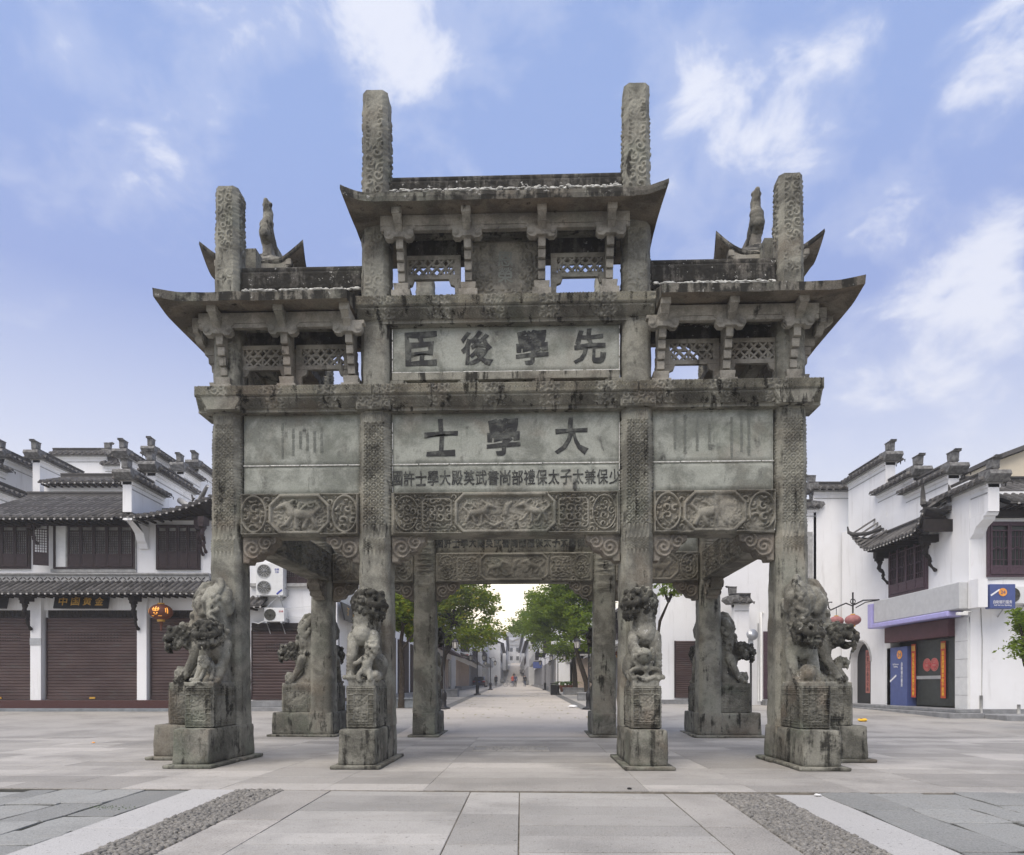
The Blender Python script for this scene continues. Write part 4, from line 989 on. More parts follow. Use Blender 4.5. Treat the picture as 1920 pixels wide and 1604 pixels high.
# pebble strips: small cobbles set on edge
def pebbles(a, b, seed):
    A, B = L[a], L[b]; r = random.Random(seed); mb = MB(); v, f = [], []
    bm = bmesh.new(); bmesh.ops.create_icosphere(bm, subdivisions=1, radius=1); bv = np.array([q.co[:] for q in bm.verts]); bf = [tuple(w.index for w in t.verts) for t in bm.faces]; bm.free()
    n = 150; 
    for i in range(n):
        t = (i+.5)/n; w = math.dist(lerp(*A, t), lerp(*B, t)); m = max(4, int(w/.050))
        for j in range(m):
            p = lerp(lerp(*A, t), lerp(*B, t), (j+.5+r.uniform(-.35, .35))/m); an = r.gauss(.3*math.sin(j*.9+i*.3), .5); s = np.array((r.uniform(.026, .042), r.uniform(.010, .018), r.uniform(.016, .03)))
            q = bv*s; c_, s_ = math.cos(an), math.sin(an); q = np.stack([q[:, 0]*c_-q[:, 1]*s_, q[:, 0]*s_+q[:, 1]*c_, q[:, 2]], 1); mb.add(q+(p[0], p[1]+r.uniform(-.012, .012), -.010+r.uniform(0, .010)), bf, True)
    return mb
for a, b, s in (('c0', 'c1', 3), ('c2', 'c3', 4)): pebbles(a, b, s).build('pebble_strip', M['pebble'], square, kind='stuff')
# irregular blue flagstones on both flanks
def flags(inner, sgn, seed):
    r = random.Random(seed); top = E0[360] if sgn < 0 else E0[1542]; d = np.array(L[inner][1])-np.array(L[inner][0]); d /= np.linalg.norm(d); u = np.array([sgn*1.0, .02*sgn if sgn > 0 else -.02])
    along = 0; rows = []
    o = np.array(top); k = 0; off = 0
    while off < 9.0:
        wd = r.uniform(.30, .62); t = r.uniform(-.6, 0)
        while t < 5.2:
            ln = r.choice([.45, .6, .8, 1.0, 1.3, 1.6])*r.uniform(.85, 1.15)
            P = [o+u*off+d*t, o+u*(off+wd)+d*(t+r.uniform(-.04, .04)), o+u*(off+wd)+d*(t+ln), o+u*off+d*(t+ln)]
            P = [p+np.array([r.uniform(-.025, .025), r.uniform(-.025, .025)]) for p in P]
            lim = lambda p: 7.98+(p[0]*-.022)-.03
            if min(p[1] for p in P) < 7.9 and max(p[1] for p in P) > 2.2:
                P = [(p[0], min(p[1], lim(p))) for p in P]
                if max(p[1] for p in P)-min(p[1] for p in P) > .15:
                    Q = []
                    for i_ in range(4):
                        a_, b_ = np.array(P[i_]), np.array(P[(i_+1) % 4]); Q.append(a_)
                        for f_ in (.33, .66): Q.append(a_+(b_-a_)*f_+np.array([r.uniform(-.03, .03), r.uniform(-.03, .03)]))
                    paver(Q, M['bluestone'], .004+r.uniform(-.008, .010), inset=.015)
            t += ln
        off += wd; k += 1
for sg_, k_ in ((-1, 'w0'), (1, 'w1')):
    a_, b_ = np.array(L[k_][0]), np.array(L[k_][1]); v_ = [(*a_, -.0075), (*b_, -.0075), (a_[0]+sg_*12, b_[1], -.0075), (a_[0]+sg_*12, a_[1]-sg_*.25, -.0075)]
    MB().add(v_, [(0, 1, 2, 3)]).build('flagstone_bed', M['joint_dark'], square)
flags('w0', -1, 5); flags('w1', 1, 6)
# moss in a few flagstone joints
mb = MB(); r = random.Random(9)
for cx_, cy_ in ((fx(1860, 6.9), 6.9), (fx(1800, 7.3), 7.3), (fx(180, 7.0), 7.0), (fx(215, 6.9), 6.9)):
    for _ in range(90): mb.ball((cx_+r.gauss(0, .12), cy_+r.gauss(0, .05), -.01+r.uniform(0, .006)), r.uniform(.006, .012), seg=5, rings=3)
mb.build('moss', M['moss'], square, kind='stuff')
# the main square: long granite slabs, one object each as far as they can be told apart
def ground_slab(x0, x1, y0, y1, yaw=R(-1.8)):
    c, s = math.cos(yaw), math.sin(yaw); return [(x*c-y*s, x*s+y*c) for x, y in ((x0, y0), (x1, y0), (x1, y1), (x0, y1))]
r = random.Random(33); y = 8.02; far = MB(); row = 0; COLS = [-4.95, -3.75, -2.5, -1.3, 1.35, 2.6, 3.8, 5.0]
cell = [( -1.25, 1.35)]
while y < 16.4:
    dy = .62 if row % 3 else .50; x = -15.5+r.uniform(0, .8)
    while x < 16:
        ln = r.choice([1.0, 1.2, 1.2, 1.5, 1.9])
        if -5.0 < x < 4.9: ln = [c_ for c_ in COLS if c_ > x+.05][0]-x          # straight seams on the axis of the gate
        elif x+ln > -5.6 and x < -5: ln = -4.95-x
        P = ground_slab(x+.0012, x+ln-.0012, y+.005, y+dy-.005)
        if y < 10.9: paver(P, M['granite'], r.uniform(-.0025, .002), inset=0.0)
        else: slab_poly(far, np.array(P), -.03, r.uniform(-.002, .002), 0.0)
        x += ln
    y += dy; row += 1
far.build('far_slabs', M['granite'], square, kind='stuff')
# carved drain slab on the axis of the gate
mb = MB(); relief(mb, (fx(958, 13.2), 13.2, .005), (1, 0, 0), (0, 1, 0), (0, 0, 1), 1.5, .9, lambda x, z: np.maximum(scroll(x, z, .16, 4, 1.6)*(rectd(x, z, .95, .6) > 0), band(rectd(x, z, 1.5, .9), .02, .06, .01)), .022, .012, 1, .006)
mb.build('carved_slab', M['granite_fine'], square)
# street, climbing gently between the house rows
def ribbon(x0, x1, y0, y1, dz, n=60, curve=.01):
    ys = np.linspace(y0, y1, n); V = np.array([[(x+curve*(yy-26.9), yy, gz(yy)+dz) for yy in ys] for x in np.linspace(x0, x1, 5)]); return MB().grid(V, True)
street = struct(ribbon(-2.75, 2.9, 16.3, 270, .006, 140).build('street', M['granite_warm']))
for x0, x1, nm in ((-30, -2.72, 'pavement'), (2.87, 30, 'pavement')): struct(ribbon(x0, x1, 16.3, 120, .0045, 60).build(nm, M['granite']))
r = random.Random(4); mb = MB()
yv = 17.0
while yv < 75:
    dy = .62+.012*(yv-17); x = -2.6
    while x < 2.7:
        ln = min(r.choice([.9, 1.2, 1.2]), 2.75-x); xo = .01*(yv-26.9)
        P = [(x+xo, yv), (x+ln+xo, yv), (x+ln+xo, yv+dy), (x+xo, yv+dy)]; z = gz(yv)+.010
        c = np.mean(P, 0); q = [c+(np.array(p)-c)*.992 for p in P]; mb.add([(q[0][0], q[0][1], z), (q[1][0], q[1][1], z), (q[2][0], q[2][1], gz(yv+dy)+.010), (q[3][0], q[3][1], gz(yv+dy)+.010)], [(0, 1, 2, 3)]); x += ln
    yv += dy
mb.build('street_slabs', M['granite_warm'], street, kind='stuff')
for x0, x1 in ((-3.05, -2.6), (2.75, 3.2)):
    struct(ribbon(x0, x1, 26.9, 130, .014, 60).build('cobble_gutter', M['gutter']))
# fallen leaves in the street, a few scraps of litter
mb = MB(); r = random.Random(12)
for _ in range(150):
    yv = 22+38*r.random()**1.5; x = r.choice([r.gauss(2.2, .9), r.gauss(-1.9, 1.0), r.uniform(-2.5, 2.6)]); z = gz(yv)+.024; s = r.uniform(.03, .065); a = r.uniform(0, 6.28)
    mb.add([(x+s*math.cos(a+k*1.57), yv+s*math.sin(a+k*1.57)*(1 if k % 2 else .5), z+.012*(k % 2)) for k in range(4)], [(0, 1, 2, 3)])
lf = mb.build('fallen_leaves', M['litter']); tag(lf, 'scattered fallen leaves on the street behind the archway', 'leaves', kind='stuff')
def scrap(px, py, s, mat, label, Y=None):
    Y = Y or FPX*EYE/(py-HZ); mb = MB(); mb.ball((0, 0, .3*s), s, (1.3, .8, .35), 8, 5); n = mb.V[0]; n += (np.random.RandomState(int(px)).rand(*n.shape)-.5)*s*.35
    o = mb.build('litter_scrap', mat, None, (fx(px, Y), Y, gz(Y)+.008)); tag(o, label, 'litter')
scrap(1534, 1494, .034, M['paper'], 'crumpled clear plastic scrap on the long joint before the right flagstones')
scrap(1617, 1338, .13, M['yellow'], 'flat yellow plastic scrap on the square before the bank steps', 21)
scrap(1074, 1325, .16, M['paper'], 'white plastic bag lying on the right cobble gutter', 28.5)
scrap(175, 1394, .03, M['orange'], 'tiny orange peel on the empty paving left of the archway')
scrap(1180, 1481, .025, M['dark'], 'small dark leaf on the paving below the right inner lion')
# ------------------------------------------------------------------ building kit (local: facade along +x, outside is -y)
TILE_CACHE = {}
def tile_mesh(D, rise, r=.075):
    key = (round(D, 2), round(rise, 2), r)
    if key not in TILE_CACHE:
        mb = MB(); n = max(2, int(D/.35)); sl = rise/D
        for i in range(n):                                  # overlapping lengths of roll tile
            y0, y1 = D*i/n, D*(i+1)/n+.03; V = []
            for y, rr in ((y0-.01, r*1.06), (y1, r*.94)): V.append([(rr*math.cos(a), y, y*sl+rr*math.sin(a)*1.05) for a in np.linspace(0, math.pi, 6)])
            mb.grid(V, True)
        mb.add([(r*1.06*math.cos(a), -.011, r*1.1*math.sin(a)-.0) for a in np.linspace(0, math.pi, 7)], [tuple(range(7))])
        mb.add([(r*.9, -.02, .02), (r*1.9, -.02, .02), (r*1.7, -.025, -.07), (r*1.4, -.03, -.115), (r*1.1, -.025, -.07)], [(0, 1, 2, 3, 4)])       # drip tile between two rolls
        TILE_CACHE[key] = mb.mesh('roof_tile', M['tile'])
    return TILE_CACHE[key]
def tiled_slope(parent, x0, x1, y, z, D, rise, pitch=.235, lift=None, soffit=True, name='roof', as_objects=True, ridge=.14):
    """one roof slope: eave from x0 to x1 at (y,z), running back D and up rise"""
    mb = MB(); n = int((x1-x0)/pitch); xs = np.linspace(x0, x1, 24); lf = (lambda x: 0) if lift is None else lift
    V = [[(x, y+D*t, z+rise*t+lf(x)*(1-t)) for t in (0, .5, 1)] for x in xs]; mb.grid(V, False); mb.grid([[(p[0], p[1]+.02, p[2]-.07) for p in q] for q in V], False, True)
    mb.grid([[q[0], (q[0][0], q[0][1]+.02, q[0][2]-.07)] for q in V], False)
    ro = mb.build(name, M['tile'], parent)
    if ridge: MB().box((x0+x1)/2, y+D, z+rise+ridge/2, x1-x0, .16, ridge).box((x0+x1)/2, y+D, z+rise+ridge+.03, x1-x0, .22, .06).build('roof_ridge', M['tile'], ro)
    if soffit:
        sb = MB(); sb.grid([[(x, y+.12+min(D, 1.3)*t, z+rise*t*.5-.09+lf(x)*(1-t)) for t in (0, 1)] for x in xs], False)
        for k in range(int((x1-x0)/.3)): x = x0+.15+k*.3; sb.box(x, y+.45, z-.10+lf(x), .07, .8, .07)
        sb.build('rafters', M['soffit'], ro, kind='stuff')
    me = tile_mesh(D, rise); big = MB()
    for i in range(n):
        x = x0+(i+.5)*(x1-x0)/n
        if as_objects: link('roof_tile', me, ro, (x, y, z+lf(x)))
        else:
            for Vv in me_arrays(me)[0:1]: big.add(Vv+(x, y, z+lf(x)), me_arrays(me)[1], True)
    if not as_objects and n: big.build('roof_tiles', M['tile'], ro, kind='stuff')
    en = MB()
    for i in range(n):
        x = x0+(i+.5)*(x1-x0)/n; en.box(x+.11, y-.035, z-.075+lf(x), .07, .02, .05)
    if n: en.build('drip_ends', M['tile_end'], ro, kind='stuff')
    return ro
ARR = {}
def me_arrays(me):
    if me.name not in ARR:
        co = np.zeros(len(me.vertices)*3); me.vertices.foreach_get('co', co); ARR[me.name] = (co.reshape(-1, 3), [tuple(p.vertices) for p in me.polygons])
    return ARR[me.name]
def stepped_wall(parent, steps, base, th=.34, endblock='a', yo=0):
    """horse-head wall: steps = [(x0, x1, ztop)], runs along local x, tiled caps with a raised block at their end"""
    for k_, (x0, x1, zt) in enumerate(steps):
        th = th-.012
        w = MB().b(x0, x1, -th/2, th/2, base, zt).b(x0, x1, -th/2-.05, th/2+.05, zt-.13, zt-.02); o = w.build('gable_wall', M['white'], parent, (0, yo, 0))
        MB().b(x0+.02, x1-.02, -th/2-.012, th/2+.012, zt-.32, zt-.28).b(x0-.01, x1+.01, -th/2-.11, th/2+.11, zt-.02, zt+.04).build('grey_line', M['greyband'], o)
        cp = MB(); ex0, ex1 = x0-.16, x1+.10
        cp.prism([(-.46, zt+.04), (.46, zt+.04), (.08, zt+.30), (-.08, zt+.30)], ex0, ex1, 'x'); cp.b(ex0, ex1, -.085, .085, zt+.28, zt+.46); cp.b(ex0, ex1, -.12, .12, zt+.44, zt+.50)
        c = cp.build('tile_cap', M['tile'], o)
        me = tile_mesh(.42, .20, .105); V, F = me_arrays(me); tl = MB(); n = max(1, int((ex1-ex0)/.30))
        for i in range(n):
            x = ex0+(i+.5)*(ex1-ex0)/n; tl.add(V+(x, -.50, zt+.06), F, True); tl.add(V*(1, -1, 1)+(x, .50, zt+.06), F, True)
        tl.build('cap_tiles', M['tile'], c, kind='stuff')
        for e in endblock:
            xe = ex0 if e == 'a' else ex1; s = 1 if e == 'a' else -1
            eb = MB(); eb.box(xe+s*.14, 0, zt+.60, .30, .22, .32, top=1.12); eb.box(xe+s*.10, 0, zt+.775, .42, .30, .035); eb.prism([(xe-s*.08, zt+.76), (xe-s*.17, zt+.83), (xe+s*.1, zt+.79)][::int(s)], -.13, .13, 'y')
            eb.prism([(xe+s*.34, zt+.02), (xe-s*.05, zt+.02), (xe-s*.26, zt+.20), (xe-s*.2, zt+.34), (xe+s*.34, zt+.40)][::int(s)], -.34, .34, 'y')
            eb.build('cap_end', M['capgrey'], o, bevel=.015)
def lattice_sash(w, h, solid=.28, style=0):
    """one casement: frame, glazing bars, solid lower panel; base at z=0, centred on x"""
    mb = MB(); f = .055; t = .05
    mb.b(-w/2, -w/2+f, -t/2, t/2, 0, h); mb.b(w/2-f, w/2, -t/2, t/2, 0, h)
    for z0, z1 in ((0, f), (h-f, h), (h*solid, h*solid+f), (h*.86, h*.86+.035)): mb.b(-w/2+f, w/2-f, -t/2, t/2, z0, z1)
    mb.b(-w/2+f, w/2-f, -.012, .012, f, h*solid)
    z0, z1 = h*solid+f, h*.86; n = 5 if style != 1 else 4
    for i in range(1, n): x = -w/2+f+(w-2*f)*i/n; mb.b(x-.009, x+.009, -.015, .015, z0, z1)
    m = 9 if style == 0 else 6
    for j in range(1, m):
        z = z0+(z1-z0)*j/m
        if style == 0 or j in (1, 3, 5): mb.b(-w/2+f, w/2-f, -.014, .014, z-.009, z+.009)
    if style == 1:
        zc = (z0+z1)/2
        for k in range(3): mb.box(-w/2+f+(w-2*f)*(k+.5)/3, -.01, zc, (w-2*f)/3*1.1, .03, .02, ry=.6 if k % 2 else -.6)
    return mb
SASH = {}
def lattice_window(parent, x0, x1, z0, z1, n, y=0, mat='wood', solid=.28, style=0, frame=.06, glass='latticepane', skip=()):
    fr = MB(); fr.b(x0-frame, x1+frame, y-.05, y+.05, z0-frame, z0); fr.b(x0-frame, x1+frame, y-.05, y+.05, z1, z1+frame); fr.b(x0-frame, x0, y-.05, y+.05, z0, z1); fr.b(x1, x1+frame, y-.05, y+.05, z0, z1)
    w = fr.build('window', M[mat], parent); MB().b(x0, x1, y+.0, y+.03, z0, z1).build('pane', M[glass], w)
    sw = (x1-x0)/n; key = (round(sw, 2), round(z1-z0, 2), solid, style, mat)
    if key not in SASH: SASH[key] = lattice_sash(sw-.012, z1-z0-.01, solid, style).mesh('sash', M[mat])
    for i in range(n):
        if i in skip: continue
        link('sash', SASH[key], w, (x0+sw*(i+.5), y-.055, z0+.005))
    return w
def roller_shutter(parent, x0, x1, z0, z1, y=0, mat='shutter', pitch=.10, holes=True):
    mb = MB(); n = int((z1-z0)/pitch); V = []
    for i in range(n):
        z = z0+(z1-z0)*i/n; d = (z1-z0)/n; V += [(z, .0), (z+d*.1, -.018), (z+d*.45, -.026), (z+d*.8, -.018), (z+d*.92, .0)]
    mb.grid([[(x, y+d, z) for z, d in V] for x in (x0, x1)], False, True); mb.b(x0, x1, y-.04, y+.01, z0-.02, z0+.12)
    s = mb.build('roller_shutter', M[mat], parent)
    if holes and x1-x0 > 1:
        hb = MB(); cx_ = (x0+x1)/2
        for j in range(4):
            for i in range(18):
                x = cx_+(i-8.5)*min(.13, (x1-x0)*.036); zz = z0+(z1-z0)*(.80-.032*j); zz = z0+(math.floor((zz-z0)/((z1-z0)/n))+.45)*(z1-z0)/n; hb.b(x-.025, x+.025, y-.031, y-.02, zz-.014, zz+.014)
        hb.build('vent_slots', M['dark'], s, kind='stuff')
    for xa in (x0-.05, x1): MB().b(xa, xa+.05, y-.05, y+.02, z0-.02, z1).build('guide_rail', M['wood'], s)
    return s
def wall(parent, x0, x1, y0, y1, z0, z1, mat='white', name='wall'): return MB().b(x0, x1, y0, y1, z0, z1).build(name, M[mat], parent)
def scroll_bracket(parent, x, z, h, mat='wood', y=0, d=.5):
    mb = MB(); mb.box(x, y-d/2, z+.12, .22, d, .26); mb.box(x, y-d*.7, z-.06, .16, .3, .14)
    pts = [(x, y-d*.75+.55*d*t**1.4+.05*math.sin(t*14), z-.1-h*t) for t in np.linspace(0, 1, 10)]; mb.tube(pts, [.10-.05*t+.018*math.sin(t*20) for t in np.linspace(0, 1, 10)], 7)
    mb.ball((x, pts[-1][1], pts[-1][2]), .07, seg=8, rings=5); return mb.build('scroll_bracket', M[mat], parent)

# ------------------------------------------------------------------ left: two-storey shop house facing the square
YA = 26.4; XA = lambda px: fx(px, YA); ZA = lambda py: fz(py, YA); bz = gz(YA)
A = thing('shop_house', 'two storey white shop house with brown shutters and dark tiled eaves left of the archway', 'house', (0, YA, 0))
wall(A, XA(-70), XA(440), .02, 7, bz-.3, ZA(962)); wall(A, XA(440), XA(628), .30, 6.4, bz-.3, ZA(960))
MB().b(XA(-70), XA(470), -.65, .3, bz-.2, ZA(1328)).build('kerb', M['step_blue'], A, bevel=.02)
MB().b(XA(-70), XA(440), -.30, .1, ZA(1328), ZA(1313)).build('red_base', M['redbase'], A, bevel=.01)
MB().b(XA(440), XA(628), -.5, .4, bz-.2, ZA(1326)).b(XA(440), XA(628), -.2, .4, ZA(1326), ZA(1314)).build('kerb', M['step'], A, bevel=.02)
for a, b in ((-60, 64), (92, 262), (287, 400)):
    s = roller_shutter(A, XA(a), XA(b), ZA(1311), ZA(1159), -.06, pitch=.115)
    g = MB(); g.b(XA(a), XA(b), -.05, 0, ZA(1159), ZA(1145)); 
    for k in range(int((XA(b)-XA(a))/.16)):
        x = XA(a)+.08+k*.16; g.b(x-.06, x+.06, -.075, -.05, ZA(1157), ZA(1153)); g.b(x+.02, x+.14, -.075, -.05, ZA(1151), ZA(1147))
    g.build('grille_band', M['soffit'], s); MB().box((XA(a)+XA(b))/2, -.12, ZA(1309), .22, .04, .07).build('lock', M['gold'], s)
for a, b in ((66, 86), (264, 282)): MB().b(XA(a), XA(b), -.28, .05, ZA(1313), ZA(1118)).build('pier', M['white'], A, bevel=.01)
MB().b(XA(-70), XA(402), -.10, .05, ZA(1145), ZA(1112)).build('lintel_band', M['white'], A)
MB().b(XA(66), XA(86)+.02, -.30, -.28, ZA(1211), ZA(1198)).build('notice_plate', M['silver'], A)
# hanging shop signs lean out over the pavement
for a, b, t, pxs in ((114, 215, '中国黄金', (131, 154, 176, 198)), (-60, 28, '精品', (-20, 4))):
    sg = MB(); sg.box(0, 0, 0, XA(b)-XA(a), .06, .58, rx=R(-14)); s = sg.build('shop_sign', M['black'], A, ((XA(a)+XA(b))/2, -.36, ZA(1130)), bevel=.008)
    for ch, p in zip(t, pxs):
        o = letter(ch, .3, M['gold'], s, (XA(p)-(XA(a)+XA(b))/2, -.045, 0), bold=.004, width=.32, height=.34); o.rotation_euler = (R(-14), 0, 0)
for p in (69, 268): scroll_bracket(A, XA(p), ZA(1130), .95, 'soffit', -.28, .55)
tiled_slope(A, fx(-75, 25.3), fx(385, 25.3), -1.1, fz(1110, 25.3), 1.1, ZA(1092)-fz(1110, 25.3)+.05, name='canopy_roof', ridge=0, pitch=.225)
cb_ = MB(); cb_.b(XA(-70), XA(395), -.13, .02, ZA(1092), ZA(1079)); cb_.b(XA(-70), XA(395), -.2, .02, ZA(1079), ZA(1076)); cbo = cb_.build('frieze_course', M['greyband'], A)
fz_ = MB()
for k in range(62):
    x = XA(-65)+k*.16
    if x < XA(392): fz_.box(x, -.135, ZA(1086), .13, .02, .03, ry=.7 if k % 2 else -.7)
fz_.build('frieze_pattern', M['soffit'], cbo, kind='stuff')
# upper storey windows
wt, wb = ZA(987), ZA(1064)
lattice_window(A, XA(-68), XA(55), wb, wt, 5, -.03); w2 = lattice_window(A, XA(105), XA(251), wb, wt, 6, -.03, skip=(0,))
MB().b(XA(106), XA(124), -.035, -.031, wb, wt).build('curtain', M['ac_white'], w2)
key = [k for k in SASH][0]; o = link('sash', SASH[key], w2, (XA(90), -.40, wb+.005), R(24))
lattice_window(A, XA(297), XA(373), ZA(1066), ZA(988), 4, -.03, solid=.36, style=0)
tr = MB(); tr.b(XA(96), XA(256), -.04, .0, wb-.20, wb-.07); tr.b(XA(252.5), XA(256), -.04, 0, wb-.1, wt+.1); tr.build('window_surround', M['greyband'], A)
MB().b(XA(-70), XA(245), -.16, .03, ZA(986), ZA(975)).build('eave_board', M['soffit'], A); MB().b(XA(268), XA(400), -.2, .03, ZA(976), ZA(969)).build('eave_board', M['soffit'], A)
scroll_bracket(A, XA(71), ZA(990), .5, 'wood', 0, .5); scroll_bracket(A, XA(382), ZA(992), .9, 'wood', 0, .6); scroll_bracket(A, XA(398), ZA(992), .9, 'wood', -.5, .5)
ez = fz(970, 25.3); tiled_slope(A, fx(-75, 25.3), XA(242), -1.1, ez, 3.6, fz(932, 28.9)-ez, pitch=.235)
ez2 = fz(967, 25.2); tiled_slope(A, XA(250), XA(425), -1.2, ez2, 2.3, .62, lift=lambda x: .75*max(0, (x-XA(285))/(XA(425)-XA(285)))**1.6, ridge=.16)
sb = MB()                                                    # raking ridge of the corner roof
sb.tube([(XA(305), 1.4, ez2+1.25), (XA(345), .5, ez2+.75), (XA(385), -.5, ez2+.72), (XA(415), -1.2, ez2+1.1)], [.13, .12, .11, .06], 8); sb.build('hip_ridge', M['greyband'], A)
MB().tube([(XA(352), .4, ez2+.85), (XA(353), .4, ez2+1.1), (XA(357), .35, ez2+1.05)], [.06, .05, .03], 6).tube([(XA(353), .4, ez2+1.0), (XA(350), .42, ez2+1.22)], [.05, .025], 6).build('ridge_beast', M['tile'], A)
# the gable wall that steps out through the eave, on a curved corbel
gx = fx(244, 25.4)
gw_ = thing('gable_house', 'white stepped horse head gable wall breaking through the eave beside the lattice windows', 'gable wall', (gx, 25.2, 0), R(90))
stepped_wall(gw_, [(0, 2.3, fz(866, 25.4)-.78), (1.7, 4.9, fz(854, 27.2)-.78)], ZA(975))
cpr = [(0, fz(975, 25.2)), (1.2, fz(975, 25.2)), (1.2, ZA(1030)), (1.12, ZA(1030)), (1.05, ZA(1022)), (.95, ZA(1018)), (.8, ZA(1004)), (.5, ZA(994)), (.3, ZA(990)), (.28, ZA(985)), (.18, ZA(985)), (.17, ZA(980)), (.08, ZA(980))]
MB().prism(cpr, -.17, .17, 'y').build('corbel', M['white'], gw_)
# roofs and stepped walls of the houses behind
def behind(label, px0, Y0, steps, cat='gable wall'):
    """steps: (px_near, px_far, py_top_near); all on one wall running back from the square"""
    X = fx(px0, Y0); t = thing('gable_house', label, cat, (X, Y0, 0), R(90), 'stepped gable walls behind the left shops'); S = []
    for pn, pf, py in steps:
        Yn = X*FPX/(pn-CX); Yf = X*FPX/(pf-CX); S.append((Yn-Y0, Yf-Y0, fz(py-8, Yn)-.78))
    stepped_wall(t, S, 5.5); return t
behind('white gable with two stepped tile caps rising behind the eave, near the archway', 232, 31, [(232, 292, 836), (284, 342, 832)])
behind('white stepped gable with two caps partly hidden by the left corner pillar', 338, 33, [(338, 368, 862), (366, 396, 858)])
behind('white stepped gable with a long tile cap behind the middle of the left roof', 68, 31, [(68, 152, 838)])
behind('white gable with a raised tile cap at the very left edge, above the eave', -60, 29, [(-60, 4, 834), (2, 66, 836)])
behind('low white gable whose tile cap runs down to the left eave', -80, 27.2, [(-70, 88, 872)])
def frontal(label, Y, segs, z0=6):
    t = thing('rear_house', label, 'house', (0, Y, 0)); S = [(fx(a, Y), fx(b, Y), fz(py, Y)-.78) for a, b, py in segs]; stepped_wall(t, S, z0, endblock='b'); return t
frontal('white rear house with a level tile cap, highest behind the left roof', 38, [(106, 204, 832), (200, 240, 850)])
t = thing('rear_house', 'white rear house with a tiled lean to roof between the stepped gables', 'house', (0, 30.0, 0)); wall(t, fx(80, 30), fx(242, 30), .1, 5, 6, fz(905, 30)); tiled_slope(t, fx(82, 30), fx(236, 30), -.4, fz(903, 29.6), 1.6, .62, pitch=.26)
# flank of the shop house towards the street: shutter and gold lettered sign
T = thing('side_shop', 'white shop flank with a gold lettered black sign beside the rear left pillar', 'shop', (fx(628, 26.7), 26.7, 0), R(90))
wall(T, .0, 6, -.0, .5, 0, 7.4); roller_shutter(T, .3, 5.2, .6, 3.3, -.05, pitch=.11); MB().b(-.0, 6, -.4, .1, 0, .45).build('kerb', M['step_blue'], T)
sg = MB().box(2.4, -.28, 4.15, 4.6, .07, .72, rx=R(-12)).build('shop_sign', M['black'], T)
for i, ch in enumerate('江南茶点'): letter(ch, .4, M['gold'], sg, (.75+i*1.0, -.34, 4.15), bold=.006, width=.42, height=.46)
# wing with the air conditioners
roller_shutter(A, XA(470), XA(606), ZA(1312), ZA(1182), .22, pitch=.115)
gb = MB(); gb.b(XA(470), XA(606), .1, .32, ZA(1182), ZA(1168))
for k in range(24): gb.box(XA(472)+k*.115, .09, ZA(1175), .10, .02, .05, ry=.5 if k % 2 else -.5)
gb.build('grille_band', M['soffit'], A)
lattice_window(A, XA(530), XA(600), ZA(1093), ZA(1045), 3, .26, solid=.2); MB().b(XA(465), XA(622), .12, .32, ZA(1099), ZA(1093)).build('sill_course', M['greyband'], A)
tiled_slope(A, XA(440), XA(498), -.5, ZA(1138), .8, .4, name='canopy_roof', ridge=0, pitch=.2)
def ac_unit(name, label, px0, px1, py0, py1, Y, fans, grp='air conditioners on the left shop wall'):
    w = fx(px1, Y)-fx(px0, Y); h = fz(py0, Y)-fz(py1, Y); t = thing('air_conditioner', label, 'air conditioner', ((fx(px0, Y)+fx(px1, Y))/2, Y, fz(py1, Y)), 0, grp)
    MB().box(0, .2, h/2, w, .42, h).build('casing', M['ac_white'], t, bevel=.015)
    r_ = min(w*.26, h/fans*.40)
    for i in range(fans):
        cz = h*(i+.5)/fans; cx = -w*.20
        g = MB(); g.tube([(cx, -.02, cz), (cx, .02, cz)], r_, 28, False); fo = g.build('fan', M['ac_grille'], t)
        rb = MB()
        for q in range(1, 5): rb.tube([(cx+r_*q/4.6*math.cos(a), -.03, cz+r_*q/4.6*math.sin(a)) for a in np.linspace(0, 6.2832, 25)], .006, 4, cap=False)
        for q in range(12): a = q*math.pi/6; rb.tube([(cx, -.028, cz), (cx+r_*math.cos(a), -.028, cz+r_*math.sin(a))], .006, 4)
        rb.tube([(cx+r_*1.03*math.cos(a), -.02, cz+r_*1.03*math.sin(a)) for a in np.linspace(0, 6.2832, 29)], .016, 5, cap=False)
        rb.build('guard', M['ac_grille'] if fans == 1 else M['silver'], fo)
    for s in (-.37, .37): MB().b(s*w-.03, s*w+.03, -.05, .55, -.06, 0).tube([(s*w, 0, -.03), (s*w, .5, -.5)], .02, 5).build('mount', M['silver'], t)
    b = MB(); b.tube([(w*.52, .2, h*.25), (w*.6, .3, h*.2), (w*.56, .42, h*.05), (w*.3, .5, -.15)], .022, 6)
    b.build('hose', M['silver'], t); return t, w, h
t, w, h = ac_unit('ac', 'tall white air conditioner with two stacked fans on the left shop wall', 480, 531, 1056, 1117, 26.2, 2)
letter('变频', .13, M['ltxtblue'], t, (w*.27, -.016, h*.80), width=.17); letter('空调', .08, M['ltxtblue'], t, (w*.27, -.016, h*.72), width=.13)
st = MB().box(w*.36, -.015, h*.11, .26, .012, .06, ry=-.7).build('sticker', M['ltxtblue'], t)
t, w, h = ac_unit('ac', 'small white air conditioner with a single fan, below the tall one', 495, 533, 1140, 1166, 26.2, 1)
letter('空调', .1, M['redink'], t, (w*.34, -.016, h*.74), width=.16, height=.07)
